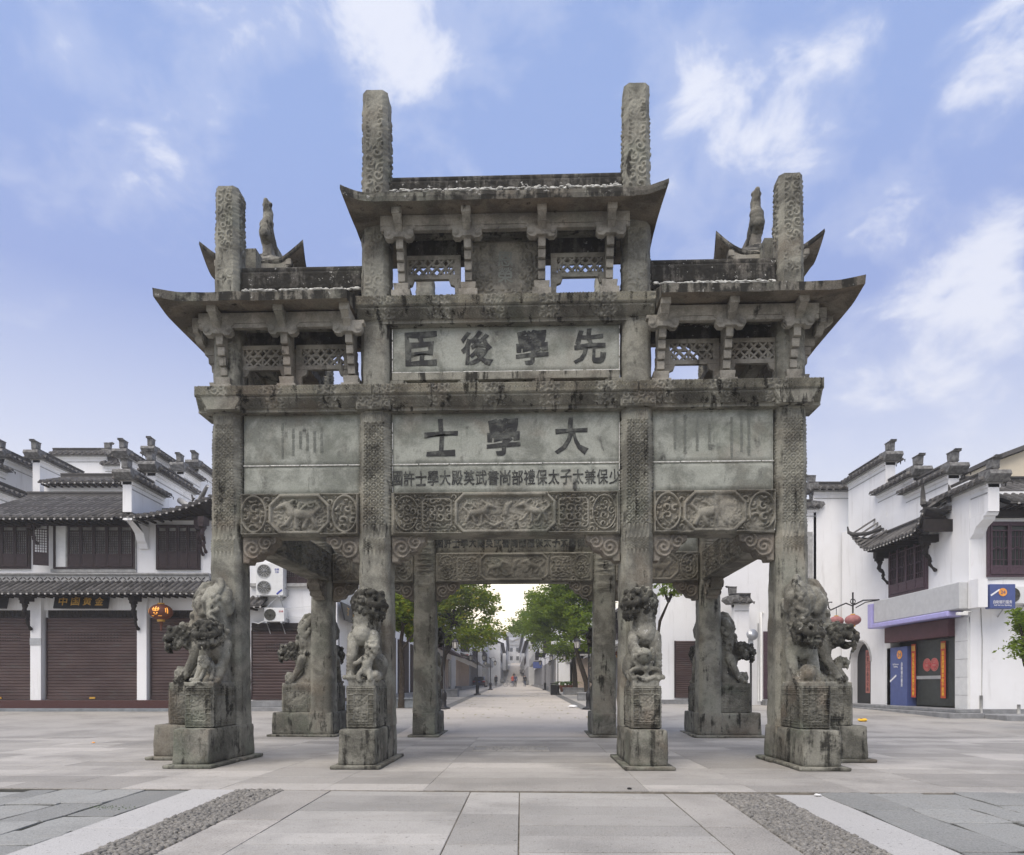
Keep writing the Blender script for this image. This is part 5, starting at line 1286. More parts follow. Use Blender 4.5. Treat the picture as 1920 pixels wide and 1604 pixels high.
cw = MB(); cw.tube([(XA(520), 26.55, ZA(1118)), (XA(508), 26.5, ZA(1128)), (XA(495), 26.5, ZA(1143))], .018, 5); cw.tube([(XA(534), 26.6, ZA(1140)), (XA(580), 26.6, ZA(1136)), (XA(625), 26.6, ZA(1128))], .01, 4); cw.tube([(XA(536), 26.6, ZA(1155)), (XA(570), 26.6, ZA(1158)), (XA(600), 26.6, ZA(1156))], .01, 4); cw.tube([(XA(478), 26.1, ZA(1168)), (XA(490), 26.1, ZA(1171)), (XA(498), 26.2, ZA(1166))], .02, 5)
tag(cw.build('cable', M['ac_white']), 'white pipes and cables sagging across the wall beside the air conditioners', 'cable')
# lantern under the canopy
def lantern(label, x, y, z, r, mat, glow=None, tassel='tassel', hang=.5):
    t = thing('paper_lantern', label, 'lantern', (x, y, z))
    mb = MB(); V = []
    for i in range(13):
        a = -math.pi/2+math.pi*(.08+.84*i/12); V.append([(r*math.cos(a)*(1+.018*(k % 2))*math.cos(k*math.pi/18), r*math.cos(a)*(1+.018*(k % 2))*math.sin(k*math.pi/18), r*.74*math.sin(a)) for k in range(37)])
    mb.grid(V, True, True); mb.build('shade', M[mat], t)
    MB().tube([(0, 0, -r*.88), (0, 0, -r*.66)], r*.33, 12, False).tube([(0, 0, r*.66), (0, 0, r*.82)], r*.3, 12, False).build('collar', M['gold'] if glow else M[tassel], t)
    MB().tube([(0, 0, -r*.88), (0, 0, -r*1.7)], [r*.16, r*.07], 8).build('tassel_cord', M[mat if glow else tassel], t)
    MB().tube([(-.05 if glow else 0, 0, r*.8), (-.05 if glow else 0, 0, r*.8+hang)], .012, 5).tube([(.05 if glow else 0, 0, r*.8), (.05 if glow else 0, 0, r*.8+hang)], .012, 5).build('hanger', M['iron'], t)
    if glow:
        gm = MB()
        for a0, w_, z0, z1 in ((-1.57, .05, -.02, .42), (-1.80, .05, .10, .36), (-1.34, .05, .10, .36), (-1.57, .34, .16, .22), (-1.57, .26, .02, .07), (-1.70, .06, -.22, -.10), (-1.44, .06, -.22, -.10), (-1.57, .12, -.30, -.25), (-2.62, .05, -.2, .36), (-2.45, .04, -.1, .3), (-.55, .05, -.2, .36), (-.72, .04, -.1, .3), (-2.0, .18, -.44, -.40), (-1.2, .18, -.44, -.40)):
            P = [[((r*1.03*math.sqrt(max(.05, 1-(zz/.74)**2)))*math.cos(a0+q), (r*1.03*math.sqrt(max(.05, 1-(zz/.74)**2)))*math.sin(a0+q), zz*r) for zz in np.linspace(z0, z1, 4)] for q in np.linspace(-w_, w_, 5)]; gm.grid(P, True)
        gm.build('lit_print', M[glow], t)
    return t
lantern('lit red and gold lantern hanging under the left canopy', XA(303)*.975, 25.7, fz(1148, 25.7), .41, 'lantern_red', 'lantern_glow', hang=.75)

# ------------------------------------------------------------------ right: bank and white houses, the flank of the square (runs straight back)
XB = 15.08
BK = thing('bank_house', 'white house with a bank counter, stepped tile gables and one hooded lattice window', 'house', (XB, 0, 0), R(-90))
# local x = -(world y), outside (-y local) = -X world
def by(px, X=XB): return -(X*FPX/(px-CX))                      # local x of a photo column on the plane X
def bzz(py, Y): return fz(py, Y)
yn, yf = 22.5, 31.2
wall(BK, -yf, -28.9, .0, .4, 3.4, 8.2); wall(BK, -yf, -30.45, .0, .4, 0, 3.4)
def flank(x0, x1, z0, z1): return wall(BK, x0, x1, .0, .4, z0, z1)
flank(-28.9, -27.5, 3.4, 8.2); flank(-28.7, -27.5, 0, 3.4); flank(-27.5, -22.52, 3.3, 8.0); MB().b(-28.6, -22.6, .5, 6, -.1, 5.5).build('inner_block', M['dark'], BK) if 0 else None
arch = MB(); ac_, ar = -29.55, .85                             # arched doorway: wall round it
pts = [(ac_+ar*math.cos(a), 2.25+ar*math.sin(a)) for a in np.linspace(0, math.pi, 13)]
arch.prism([(-30.45, 3.4), (-30.45, 2.25)]+pts[::-1]+[(-28.7, 2.25), (-28.7, 3.4)], .0, .4, 'y'); arch.b(-30.45, ac_-ar, 0.001, .4, 0, 2.25); arch.b(ac_+ar, -28.7, 0.001, .4, 0, 2.25); arch.build('arched_wall', M['white'], BK)
MB().tube([(ac_+(ar+.05)*math.cos(a), -.01, 2.25+(ar+.05)*math.sin(a)) for a in np.linspace(0, math.pi, 17)], .05, 6).build('arch_moulding', M['greyband'], BK)
d = MB().b(ac_-ar, ac_+ar, .3, .36, 0, 3.2).build('door', M['black'], BK); MB().b(ac_-.1, ac_+.22, .285, .299, .9, 2.75).build('couplet', M['pink_paper'], d)
letter('和谐社会春风化雨', .2, M['black'], d, (ac_+.06, .28, 1.82), vertical=True, height=1.7, width=.2)
steps_ = []
for pn, pf, py, X in ((1660, 1590, 850, XB), (1712, 1645, 876, XB), (1777, 1697, 868, XB), (1851, 1760, 880, XB)):
    steps_.append((by(pf), by(pn), fz(py-20, -by(pn))-.78))
stepped_wall(BK, [(a, b, z) for a, b, z in steps_], 6.76, .4, 'b', .21)
cpr = [(-22.5, fz(965, 22)), (-21.7, fz(965, 22)), (-21.75, fz(970, 22)), (-21.85, fz(970, 22)), (-21.87, fz(976, 22)), (-22.0, fz(980, 22)), (-22.2, fz(990, 22.3)), (-22.32, fz(1002, 22.4)), (-22.4, fz(1006, 22.4)), (-22.5, fz(1012, 22.5))]
MB().prism([(x, z) for x, z in cpr], 0.001, .4, 'y').build('corbel', M['white'], BK)
# hooded window
wx0, wx1 = by(1672), by(1738)
lattice_window(BK, wx0, wx1, fz(1112, 26)+.05, fz(1020, 26), 4, -.04, 'wood_plum', .18, 1, .09, 'glass'); MB().b(wx0-.14, wx1+.14, -.06, -.0, fz(1020, 26)+.09, fz(1020, 26)+.19).build('window_surround', M['greyband'], BK)
hz0, hz1 = -28.5, -23.4; hzE = 6.62
hood = tiled_slope(BK, hz0, hz1, -.98, hzE, .95, .62, .215, lift=lambda x: .95*max(0, (hz0+1.6-x)/1.6)**1.7+.75*max(0, (x-(hz1-.8))/.8)**1.8, name='hood_roof', ridge=.10)
hm = MB()
hm.tube([(hz0-.05, -1.0, hzE+1.0), (hz0+.25, -.95, hzE+.85), (hz0+.9, -.7, hzE+.75), (hz0+1.5, -.45, hzE+.80)], [.07, .08, .08, .06], 7); hm.tube([(hz0-.05, -1.0, hzE+1.0), (hz0-.1, -1.02, hzE+1.25)], [.06, .03], 6)
hm.tube([(hz1, -.98, hzE+.85), (hz1-.15, -.85, hzE+.85), (hz1-.5, -.35, hzE+.95), (hz1-.7, -.05, hzE+1.0)], [.09, .12, .11, .10], 7); hm.tube([(hz1+.02, -1.0, hzE+.8), (hz1+.04, -1.02, hzE+1.2), (hz1, -1.0, hzE+1.55)], [.10, .08, .02], 6); hm.tube([(hz1-.02, -.1, hzE+.9), (hz1, -.08, hzE+1.25), (hz1-.05, -.08, hzE+1.5)], [.09, .06, .02], 6)
hm.build('hip_ridge', M['tile'], hood)
MB().b(hz1-.02, hz1+.05, -.98, 0, hzE-.12, hzE+.3).build('hood_end', M['soffit'], hood)
for x in (by(1668), by(1757)): scroll_bracket(BK, x, hzE-.30, .9, 'soffit', 0, .6)
# bank counter
fa, fb = by(1641, 14.6), by(1803, 14.6)
MB().b(fa, fb, -.55, .02, 3.72, 4.60).build('fascia_board', M['fascia'], BK, bevel=.03); MB().b(fb+.02, fb+.5, -.28, .02, 3.72, 4.62).build('fascia_end', M['white'], BK)
MB().b(fa-.02, fb-.55, -.60, -.1, 3.52, 3.71).b(fa-.35, fa-.02, -.62, 0, 3.52, 4.52).build('lilac_lightbox', M['lilac'], BK, bevel=.04)
MB().b(-27.1, -23.15, -.30, .02, 2.90, 3.5).build('shutter_box', M['maroon'], BK, bevel=.02)
MB().b(-27.4, -23.0, .34, .40, 0, 3.3).build('back_wall', M['dark'], BK); MB().b(-25.6, -23.05, .10, .14, .5, 2.9).build('glass_door', M['glass'], BK)
MB().b(-27.35, -25.95, -.06, .3, .42, 2.72).build('service_panel', M['blue'], BK, bevel=.01)
for xa, xb in ((-27.45, -27.1), (-23.15, -22.52)): MB().b(xa, xb, -.06, .32, 0, 3.5).build('tiled_pier', M['ac_white'], BK)
tl = MB()
for z in (.9, 1.5, 2.1, 2.7): tl.b(-23.16, -22.5, -.065, -.055, z, z+.012)
tl.build('pier_joint', M['greyband'], BK)
def couplet(x, t, w=.26):
    c = MB().b(x-w/2, x+w/2, .04, .06, .78, 2.78).build('couplet', M['red_paper'], BK); MB().b(x-w/2+.02, x+w/2-.02, .034, .039, 2.52, 2.72).build('couplet_head', M['gold'], c); letter(t, .2, M['yellow'], c, (x, .034, 1.65), vertical=True, height=1.6, width=.15, bold=.004)
couplet(-25.72, '辞玉兔宏图再展万年春'); couplet(-23.95, '迎金虎硕果丰收千里艳')
for x in (-24.95, -24.52):
    c = MB().tube([(x, .085, 1.98), (x, .097, 1.98)], .24, 26, False).build('paper_roundel', M['pink_paper'], BK)
    q = MB(); [q.tube([(x+rr*math.cos(a), .08, 1.98+rr*math.sin(a)) for a in np.linspace(0, 6.2832, 21)], .012, 4) for rr in (.2, .13)]; q.box(x, .08, 1.9, .14, .01, .03); q.box(x, .08, 2.02, .2, .01, .03); q.build('roundel_print', M['redink'], c)
MB().b(-25.55, -24.1, .06, .10, 1.46, 1.58).build('door_bar', M['silver'], BK)
pn = [c for c in BK.children if c.name.startswith('service_panel')][0]
c = MB().tube([(-26.45, -.075, 2.42), (-26.45, -.06, 2.42)], .17, 24, False).build('disc', M['orange'], pn); letter('24', .22, M['blue'], pn, (-26.45, -.08, 2.42), width=.22)
letter('自助银行服务', .12, M['ltext'], pn, (-26.3, -.066, 1.65), vertical=True, height=.95, width=.12, bold=.002); letter('Self Service\nBanking', .09, M['ltext'], pn, (-26.72, -.066, 2.0), width=.4)
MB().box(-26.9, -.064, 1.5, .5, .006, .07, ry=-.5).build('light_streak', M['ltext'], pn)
MB().box(fb+.05, -.5, 3.55, .12, .34, .1).box(fb+.05, -.3, 3.62, .05, .3, .04).build('camera_housing', M['ac_white'], BK, bevel=.01)
# steps up to the counter
MB().b(-30.9, -22.2, -.85, .3, 0, .33).b(-30.9, -22.4, -.50, .3, .33, .45).build('steps', M['step'], BK, bevel=.02)
# front face of the corner house, right edge of the photograph
BF = thing('corner_house', 'white house front with a plum lattice window at the right edge of the square', 'house', (XB, 22.5, 0))
wall(BF, .02, 8, -.015, .3, 0, fz(905, 22.5)-.3); FXB = lambda px: fx(px, 22.5)-XB; FZB = lambda py: fz(py, 22.5)
lattice_window(BF, FXB(1853), FXB(1960), FZB(1078), FZB(984), 3, -.04, 'wood_plum', .14, 1, .08, 'glass')
tiled_slope(BF, FXB(1862), FXB(2010), -.8, FZB(952), 2.6, 1.35, pitch=.26); MB().b(FXB(1858), FXB(2010), -.2, .02, FZB(972), FZB(958)).build('eave_board', M['soffit'], BF)
MB().b(.05, 6, -.02, .01, .1, .45).build('stained_base', M['step'], BF)
MB().tube([(.2, -.04, FZB(1088)), (1.2, -.04, FZB(1086)), (3, -.04, FZB(1087))], .012, 5).tube([(.35, -.03, FZB(1140)), (.4, -.03, FZB(1200)), (.38, -.03, .6)], .012, 5).tube([(.36, -.03, .9), (.36, -.03, .15)], .05, 8).tube([(1.6, -.03, .6), (1.6, -.03, .3)], .05, 8).build('cable', M['greyband'], BF)
MB().b(.3, 8, -1.3, .0, 0, .30).build('kerb', M['step'], BF, bevel=.03)
t = thing('rear_house', 'cream gable of a house behind the roof at the right edge', 'house', (0, 30, 0)); MB().prism([(fx(1860, 30), 5), (fx(2100, 30), 5), (fx(2100, 30), fz(780, 30)), (fx(1860, 30), fz(868, 30))], 0, 5, 'y').build('wall', M['cream'], t); MB().prism([(fx(1855, 30), fz(868, 30)), (fx(2100, 30), fz(778, 30)), (fx(2100, 30), fz(768, 30)), (fx(1855, 30), fz(860, 30))], -.3, 5.2, 'y').build('roof', M['tile'], t)
s = thing('hanging_sign', 'dark blue projecting bank sign with an orange disc beside the air conditioner', 'sign', (FXB(1851)+XB, 21.9, fz(1120, 22)))
MB().box(0, 0, 0, .82, .22, .78).build('sign_box', M['blue'], s, bevel=.015)
MB().tube([(.0, -.125, .13), (.0, -.11, .13)], .13, 22, False).build('disc', M['orange'], s); letter('24', .15, M['blue'], s, (0, -.13, .13), width=.15); letter('自助银行服务', .1, M['ltext'], s, (.0, -.116, -.18), width=.6, height=.11); letter('Self Service Banking', .06, M['ltext'], s, (0, -.116, -.29), width=.56)
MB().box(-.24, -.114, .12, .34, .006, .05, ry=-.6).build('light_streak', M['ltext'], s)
t, w, h = ac_unit('ac', 'white air conditioner with one fan high on the wall at the right edge', 1878, 1945, 1100, 1132, 22.1, 1, None)
letter('空调', .1, M['ltxtblue'], t, (w*.3, -.016, h*.85), width=.2, height=.08)
# lantern bracket with two lanterns
LB = thing('lantern_bracket', 'black wrought iron bracket arm holding lanterns above the arched door', 'bracket', (14.5, 27.6, 0))
zb = fz(1130, 27.5); mb = MB(); mb.tube([(.35, 0, zb+.12), (-.3, 0, zb+.10), (-.75, 0, zb-.12), (-1.0, 0, zb-.02), (-1.3, 0, zb-.15), (-1.62, 0, zb-.30), (-1.70, 0, zb-.20), (-1.70, 0, zb+.02), (-1.56, 0, zb+.02)], .03, 6); mb.tube([(-.72, 0, zb+.42), (-.72, 0, zb-.42)], .032, 6); mb.tube([(-.72+.1*math.cos(a), 0, zb+.05+.1*math.sin(a)) for a in np.linspace(0, 6.28, 13)], .02, 5); mb.tube([(.3, 0, zb+.1), (-.2, 0, zb+.02), (-.6, 0, zb-.2)], .022, 5)
mb.build('arm', M['iron'], LB)
lantern('faded pink ribbed lantern with a yellow tassel hanging from the iron bracket', 13.78, 27.6, fz(1163, 27.6), .30, 'lantern_pink', hang=.06)
lantern('second faded pink lantern half hidden behind the right corner lions', 13.4, 28.2, fz(1165, 28.2), .28, 'lantern_pink', hang=.3)
# white house across the back, between bank and street
RH = thing('white_house', 'tall plain white house with level stepped tile caps behind the right corner pillar', 'house', (0, 31.5, 0))
f3 = lambda px: fx(px, 31.5); z3 = lambda py: fz(py, 31.5)
stepped_wall(RH, [(f3(1522), f3(1600), z3(925))], 0, .4, 'a'); stepped_wall(RH, [(f3(1330), f3(1527), z3(958))], 0, .4, 'b'); wall(RH, f3(1392), f3(1600), .25, 4, 0, 5)
MB().b(f3(1428), f3(1450), -.25, .1, .6, z3(1185)).build('door', M['wood_plum'], RH); MB().b(f3(1424), f3(1520), -.8, .1, 0, .55).build('steps', M['step'], RH)
MB().b(f3(1507), f3(1519), -.28, -.2, z3(1085), z3(1000)).b(f3(1506), f3(1520), -.3, -.28, z3(1087), z3(1085)).build('meter_box', M['greyband'], RH); MB().tube([(f3(1423), -.26, .5), (f3(1423), -.26, z3(1150)), (f3(1428), -.26, z3(1150))], .05, 6).tube([(f3(1418), -.26, z3(1170)), (f3(1418), -.26, .5)], .03, 6).build('drain_pipe', M['ac_white'], RH)
o = wall(RH, f3(1575), f3(1586), -.22, -.18, z3(1178), z3(1147), 'gold', 'plaque')
RC = thing('white_house', 'white house with an arched lattice window and brown shutter, right of the street', 'house', (0, 33.0, 0))
f4 = lambda px: fx(px, 33); z4 = lambda py: fz(py, 33)
wall(RC, f4(1238), f4(1420), 0, 5, 0, z4(1000)); roller_shutter(RC, f4(1266), f4(1306), z4(1308), z4(1202), -.04, holes=False); MB().b(f4(1240), f4(1310), -.6, .1, 0, z4(1312)).build('kerb', M['step'], RC)
aw = MB(); a_x, a_r = f4(1372), 1.05; aw.prism([(a_x-a_r, z4(1150)), (a_x+a_r, z4(1150))]+[(a_x+a_r*math.cos(a), z4(1108)+a_r*math.sin(a)) for a in np.linspace(0, math.pi, 15)], -.03, .05, 'y'); awo = aw.build('window', M['dark'], RC)
lt = MB()
for k in range(14): lt.b(a_x-a_r, a_x+a_r, -.06, -.03, z4(1150)+k*.15, z4(1150)+k*.15+.05)
for k in range(7): lt.b(a_x-a_r+k*.34, a_x-a_r+k*.34+.04, -.065, -.03, z4(1150), z4(1108)+.5)
lt.build('window_bars', M['wood_plum'], awo); MB().tube([(a_x+(a_r+.08)*math.cos(a), -.06, z4(1108)+(a_r+.08)*math.sin(a)) for a in np.linspace(0, math.pi, 17)], .07, 6).build('arch_moulding', M['white'], RC)
t = thing('garden_wall', 'short white wall end with a small tile cap in front of the arched window', 'wall', (0, 30.4, 0)); stepped_wall(t, [(fx(1374, 30.4), fx(1402, 30.4), fz(1134, 30.4))], 0, .35, 'a')
t = thing('floodlight', 'round floodlight on a thin grey pole before the white right house', 'floodlight', (fx(1408, 24), 24, gz(24)))
MB().tube([(0, 0, 0), (0, 0, fz(1205, 24)-gz(24))], .035, 8).build('pole', M['iron'], t); zz = fz(1192, 24)-gz(24)
MB().lathe([(.06, 0), (.14, .06), (.20, .12), (.205, .14)], (0, 0, 0), 20).build('reflector', M['silver'], t, (0, 0, zz)); t.children[-1].rotation_euler = (R(80), 0, 0); MB().box(0, .02, zz-.2, .14, .12, .16).build('ballast', M['silver'], t)
# ------------------------------------------------------------------ houses along the street
def row_house(label, side, X, Y0, Y1, h, wallmat='white', fronts=(), upper=3, awning=None, roof='tile', plinth=.35, group='houses along the street', gable=True, sh='shutter_beige', bal=False):
    """side -1: left row (faces +X), +1: right row (faces -X). local x runs away from the viewer on the left, towards him on the right"""
    z0 = gz((Y0+Y1)/2); rz = R(90) if side < 0 else R(-90); L = Y1-Y0
    t = thing('street_house', label, 'house', (X, Y0 if side < 0 else Y1, z0), rz, group)
    wall(t, 0, L, .0, 7, -.6, h, wallmat); MB().b(0, L, -.6, .05, -.3, plinth).build('plinth', M['step'], t)
    n = max(1, int(L/3.2))
    for i in range(n):
        x0, x1 = L*(i+.08)/n, L*(i+.92)/n; k = fronts[i % len(fronts)] if fronts else 's'
        if k == 's':
            s = MB(); s.b(x0, x1, -.05, .02, plinth, plinth+2.5)
            for j in range(int((x1-x0)/.45)): s.b(x0+.45*j, x0+.45*j+.03, -.075, -.05, plinth, plinth+2.5)
            s.build('shop_shutter', M[sh], t)
        elif k == 'g': MB().b(x0, x1, -.03, .02, plinth, plinth+2.6).build('shop_window', M['glass'], t)
        elif k == 'd':
            d = MB(); d.b(x0, x1, -.04, .02, plinth, plinth+2.7); d.b((x0+x1)/2-.02, (x0+x1)/2+.02, -.06, -.04, plinth, plinth+2.7); d.build('door', M['wood'], t)
        if upper and i < 6:
            lattice_window(t, L*(i+.2)/n, L*(i+.8)/n, plinth+3.7, plinth+5.2, 2, -.03, 'wood', .2)
    if awning:
        aw = MB(); aw.prism([(.0, plinth+3.35), (-1.3, plinth+2.85), (-1.3, plinth+2.72), (.0, plinth+3.1)], .1, L-.1, 'x'); aw.build('awning', M[awning], t)
    if roof == 'tile':
        tiled_slope(t, -.1, L+.1, -.7, h-.1, 2.6, 1.2, pitch=.3, as_objects=False)
    else: MB().b(-.1, L+.1, -.25, 7, h, h+.35).build('parapet', M[wallmat], t)
    if gable:
        g = thing_part(t); stepped_gable(g, side, L, h)
    if bal: MB().b(L*.1, L*.9, -1.0, 0, plinth+3.0, plinth+3.15).b(L*.1, L*.9, -1.0, -.92, plinth+3.15, plinth+4.1).build('balcony', M['greyband'], t)
    return t
def thing_part(t): return t
def stepped_gable(t, side, L, h):
    """parapet gable at the viewer's end, stepping back from the street front"""
    xe = -.12 if side < 0 else L+.12
    for y0, y1, z in ((-.45, 1.6, h+.55), (1.6, 3.8, h+1.25)):
        MB().b(xe-.16, xe+.16, y0, y1, -.3 if y0 < 0 and False else h-3.2, z).build('gable', M['white'], t)
        c = MB(); c.prism([(xe-.34, z), (xe+.34, z), (xe+.05, z+.2), (xe-.05, z+.2)], y0-.12, y1+.05, 'y'); c.b(xe-.07, xe+.07, y0-.15, y1+.05, z+.18, z+.36); c.box(xe, y0, z+.48, .2, .3, .32); c.build('tile_cap', M['tile'], t)
row_house('white street house with tall dark wooden doors beside the rear left inner pillar', -1, -5.7, 29.5, 42, 6.4, fronts='d', upper=1, plinth=.45)
row_house('white shop with a purple awning and glass front behind the left street tree', -1, -5.6, 47, 63, 6.6, fronts='gs', awning='wood_plum', plinth=.3)
h3 = row_house('white house with beige folding shutters and a tiled awning left of the street', -1, -5.3, 64, 84, 6.4, fronts='s', awning='tile', plinth=.3)
row_house('white house with dark upper windows behind the parked car', -1, -5.4, 85, 104, 7.0, fronts='ss', sh='shutter_grey', awning='greyband', plinth=.3)
row_house('grey building with a jutting balcony far along the left side of the street', -1, -4.6, 105, 135, 8.2, 'fargrey', fronts='g', upper=3, roof='flat', gable=False, bal=True, sh='shutter_grey')
row_house('pale terrace far down the left side, before the hill', -1, -2.3, 136, 175, 7.5, 'fargrey', fronts='s', sh='shutter_grey', gable=False)
row_house('last hazy terrace on the left where the street starts to climb', -1, -1.6, 176, 250, 8, 'white', fronts='s', sh='shutter_grey', gable=False)
row_house('white house with pale shutters under a grey awning behind the right street trees', 1, 7.4, 36, 58.5, 5.6, fronts='s', sh='shutter_grey', awning='greyband', upper=2, plinth=.25)
t = row_house('white gable ended house with a grey notice board on its end wall', 1, 3.9, 60, 84, 7.2, fronts='s', sh='shutter_grey', upper=3, plinth=.3)
MB().box(24.13, 1.15, 3.0, .05, .75, 1.15).build('notice_board', M['greyband'], t); MB().b(24.1, 24.16, .2, .7, 3.6, 3.9).build('notice', M['ltxtblue'], t)
e = thing('end_house', 'beige shuttered shop end set back beside the white gable house', 'house', (7, 60, gz(60)), 0); wall(e, -1.9, 3, 0, 3, -.3, 4.5); MB().b(-1.7, .4, -.06, .02, .3, 2.9).build('shop_shutter', M['shutter_beige'], e); MB().b(-1.9, 3, -.9, 0, 3.1, 3.25).build('canopy', M['greyband'], e)
row_house('grey white terrace along the right side beyond the notice board', 1, 3.9, 85, 118, 7.6, fronts='s', sh='shutter_grey', upper=4, plinth=.3, bal=True)
row_house('pale terrace on the right, half way up the street', 1, 2.9, 119, 160, 7.2, 'fargrey', fronts='s', sh='shutter_grey', gable=False)
row_house('hazy terrace on the right where the street bends up the hill', 1, 2.9, 161, 250, 8, 'white', fronts='s', sh='shutter_grey', gable=False)
# flat signs on brackets along the right and left rows
for x, y, z, w, hh, m, lab in ((3.1, 75, 3.7, 1.1, .55, 'black', 'small black hanging shop sign on the right row'), (3.3, 88, 2.9, 1.2, .8, 'blue', 'small blue shop sign on the right row'), (-4.6, 66, 3.4, 1.1, .55, 'paper', 'small white shop sign with red print on the left row')):
    s = thing('shop_sign', lab, 'sign', (x, y, gz(y)+z)); MB().box(0, 0, 0, w, .12, hh).build('sign_board', M[m], s); MB().tube([(-w/2, 0, hh/2+.08), (w/2+.4 if x > 0 else w/2, 0, hh/2+.08)], .025, 5).build('bracket', M['iron'], s)
    if m == 'paper': MB().box(-.2, -.062, 0, .3, .01, .2).box(.2, -.062, 0, .4, .01, .1).build('print', M['redink'], s)
# far houses climbing the hill
rh = random.Random(5); n = 0
for (x, y, w, h, m) in [(-7, 266, 9, 7, 'white'), (3.5, 272, 10, 7, 'fargrey'), (12, 262, 10, 9, 'white'), (-16, 262, 12, 8, 'white'), (-5, 290, 11, 8, 'fargrey'), (9, 286, 13, 9, 'cream'), (21, 300, 14, 8, 'fargrey'), (-20, 320, 14, 10, 'fargrey'), (-2, 335, 12, 9, 'white'), (12, 345, 12, 9, 'fargrey'), (28, 350, 15, 10, 'white'), (-12, 372, 14, 9, 'cream'), (6, 392, 14, 9, 'fargrey'), (22, 398, 15, 9, 'white'), (-28, 395, 15, 9, 'fargrey'), (-34, 330, 14, 9, 'white'), (40, 330, 14, 9, 'fargrey')]:
    where = ('far left of' if x < -14 else 'left of' if x < -1 else 'above' if x < 10 else 'right of' if x < 25 else 'far right of'); tone = {'white': 'white', 'fargrey': 'grey', 'cream': 'cream'}[m]; ti = 'lowest' if y < 310 else 'middle' if y < 360 else 'topmost'
    if y in (266, 272): where = {266: 'just left of', 272: 'straight across'}[y]
    if y == 262 and x > 0: where = 'just right of'
    t = thing('hillside_house', f'hazy {tone} house on the hill, {ti} tier, {where} the street end', 'house', (x, y, gz(y)), R(rh.uniform(-15, 15)), 'houses on the hill')
    wall(t, -w/2, w/2, 0, 8, -8, h, m); MB().prism([(-w/2-.6, h), (w/2+.6, h), (w/2+.4, h+.3), (0, h+2.4), (-w/2-.4, h+.3)], -.6, 8.6, 'y').build('roof', M['greyband'], t)
    for i in range(4):
        for j in range(2): MB().b(-w/2+w*(i+.25)/4, -w/2+w*(i+.7)/4, -.04, .02, 1+3.4*j, 2.6+3.4*j).build('window', M['glass'], t)
mb = MB(); r = random.Random(8); v, f = ico()
for _ in range(160):
    y = r.uniform(300, 500); x = r.uniform(-120, 120)
    if abs(x) > 14+.1*(y-300): s = r.uniform(3, 7); mb.add(v*np.array([s, s, s*.8])+np.array([x, y, gz(y)+.02*(y-150)*min(1, max(0, abs(x)-12)/200)**1.2+s*.3])+(vnoise(v*2.2+r.random()*50, 3)-.5)[:, None]*s*.6, f, True)
hw = mb.build('hill_wood', M['leaf']); tag(hw, 'hazy wood covering the far hill behind the street', 'wood', kind='stuff')

# ------------------------------------------------------------------ trees
def tree(label, x, y, h, blobs, trunk, leaves=5200, mat='leaf', seed=1, size=.12, cat='tree'):
    """blobs: (dx,dy,z,rx,ry,rz) volumes of the crown; trunk: list of limb polylines with radii"""
    t = thing('street_tree', label, cat, (x, y, gz(y)), 0, 'trees along the street' if cat == 'tree' else None); tb = MB()
    for pts, rad in trunk: tb.tube(pts, rad, 8)
    r = np.random.RandomState(seed); tot = sum(b[3]*b[4]*b[5] for b in blobs)**.9; V = []; F = []; n = 0
    for (dx, dy, dz, rx, ry, rz) in blobs:
        base = np.array((dx, dy, dz)); k0 = int(16+10*rx*rz)
        tb.tube([trunk[0][0][-1], tuple(base*.75+np.array(trunk[0][0][-1])*.25+np.array((0, 0, -.3))), tuple(base)], [.07, .04, .015], 5)
        cl = r.normal(size=(k0, 3)); cl /= np.linalg.norm(cl, axis=1)[:, None]; cl *= (r.rand(k0, 1)**.35)
        m = int(leaves*(rx*ry*rz)**.8/sum((b[3]*b[4]*b[5])**.8 for b in blobs)/k0)
        for c in cl:
            cc = base+c*np.array((rx, ry, rz)); cr = r.uniform(.28, .55)*min(1, rx); m2 = int(m*r.uniform(.4, 1.6))
            P = cc+np.clip(r.normal(size=(m2, 3)), -1.9, 1.9)*np.array((cr, cr, cr*.55))*.62
            for p in P:
                s = size*r.uniform(.6, 1.25); a = r.normal(size=3); a[2] *= .55; a /= np.linalg.norm(a); b_ = np.cross(a, r.normal(size=3)); b_ /= np.linalg.norm(b_); nn = np.cross(a, b_)
                V += [p-a*s, p+b_*s*.42+nn*s*.10, p+a*s, p-b_*s*.42+nn*s*.10]; F.append((n, n+1, n+2, n+3)); n += 4
    tb.build('trunk', M['trunk'], t); MB().add(np.array(V), F).build('crown', M[mat], t); return t
def blobs_px(Y, x0, spec):
    """crown volumes given by photo pixels (cx, cy, rx, ry)"""
    return [((cx-CX)/FPX*(Y+dy)-x0, dy, fz(cy, Y+dy)-gz(Y), rx/FPX*Y, dp, ry/FPX*Y) for cx, cy, rx, ry, dy, dp in spec]
X, Y = fx(826, 44), 44
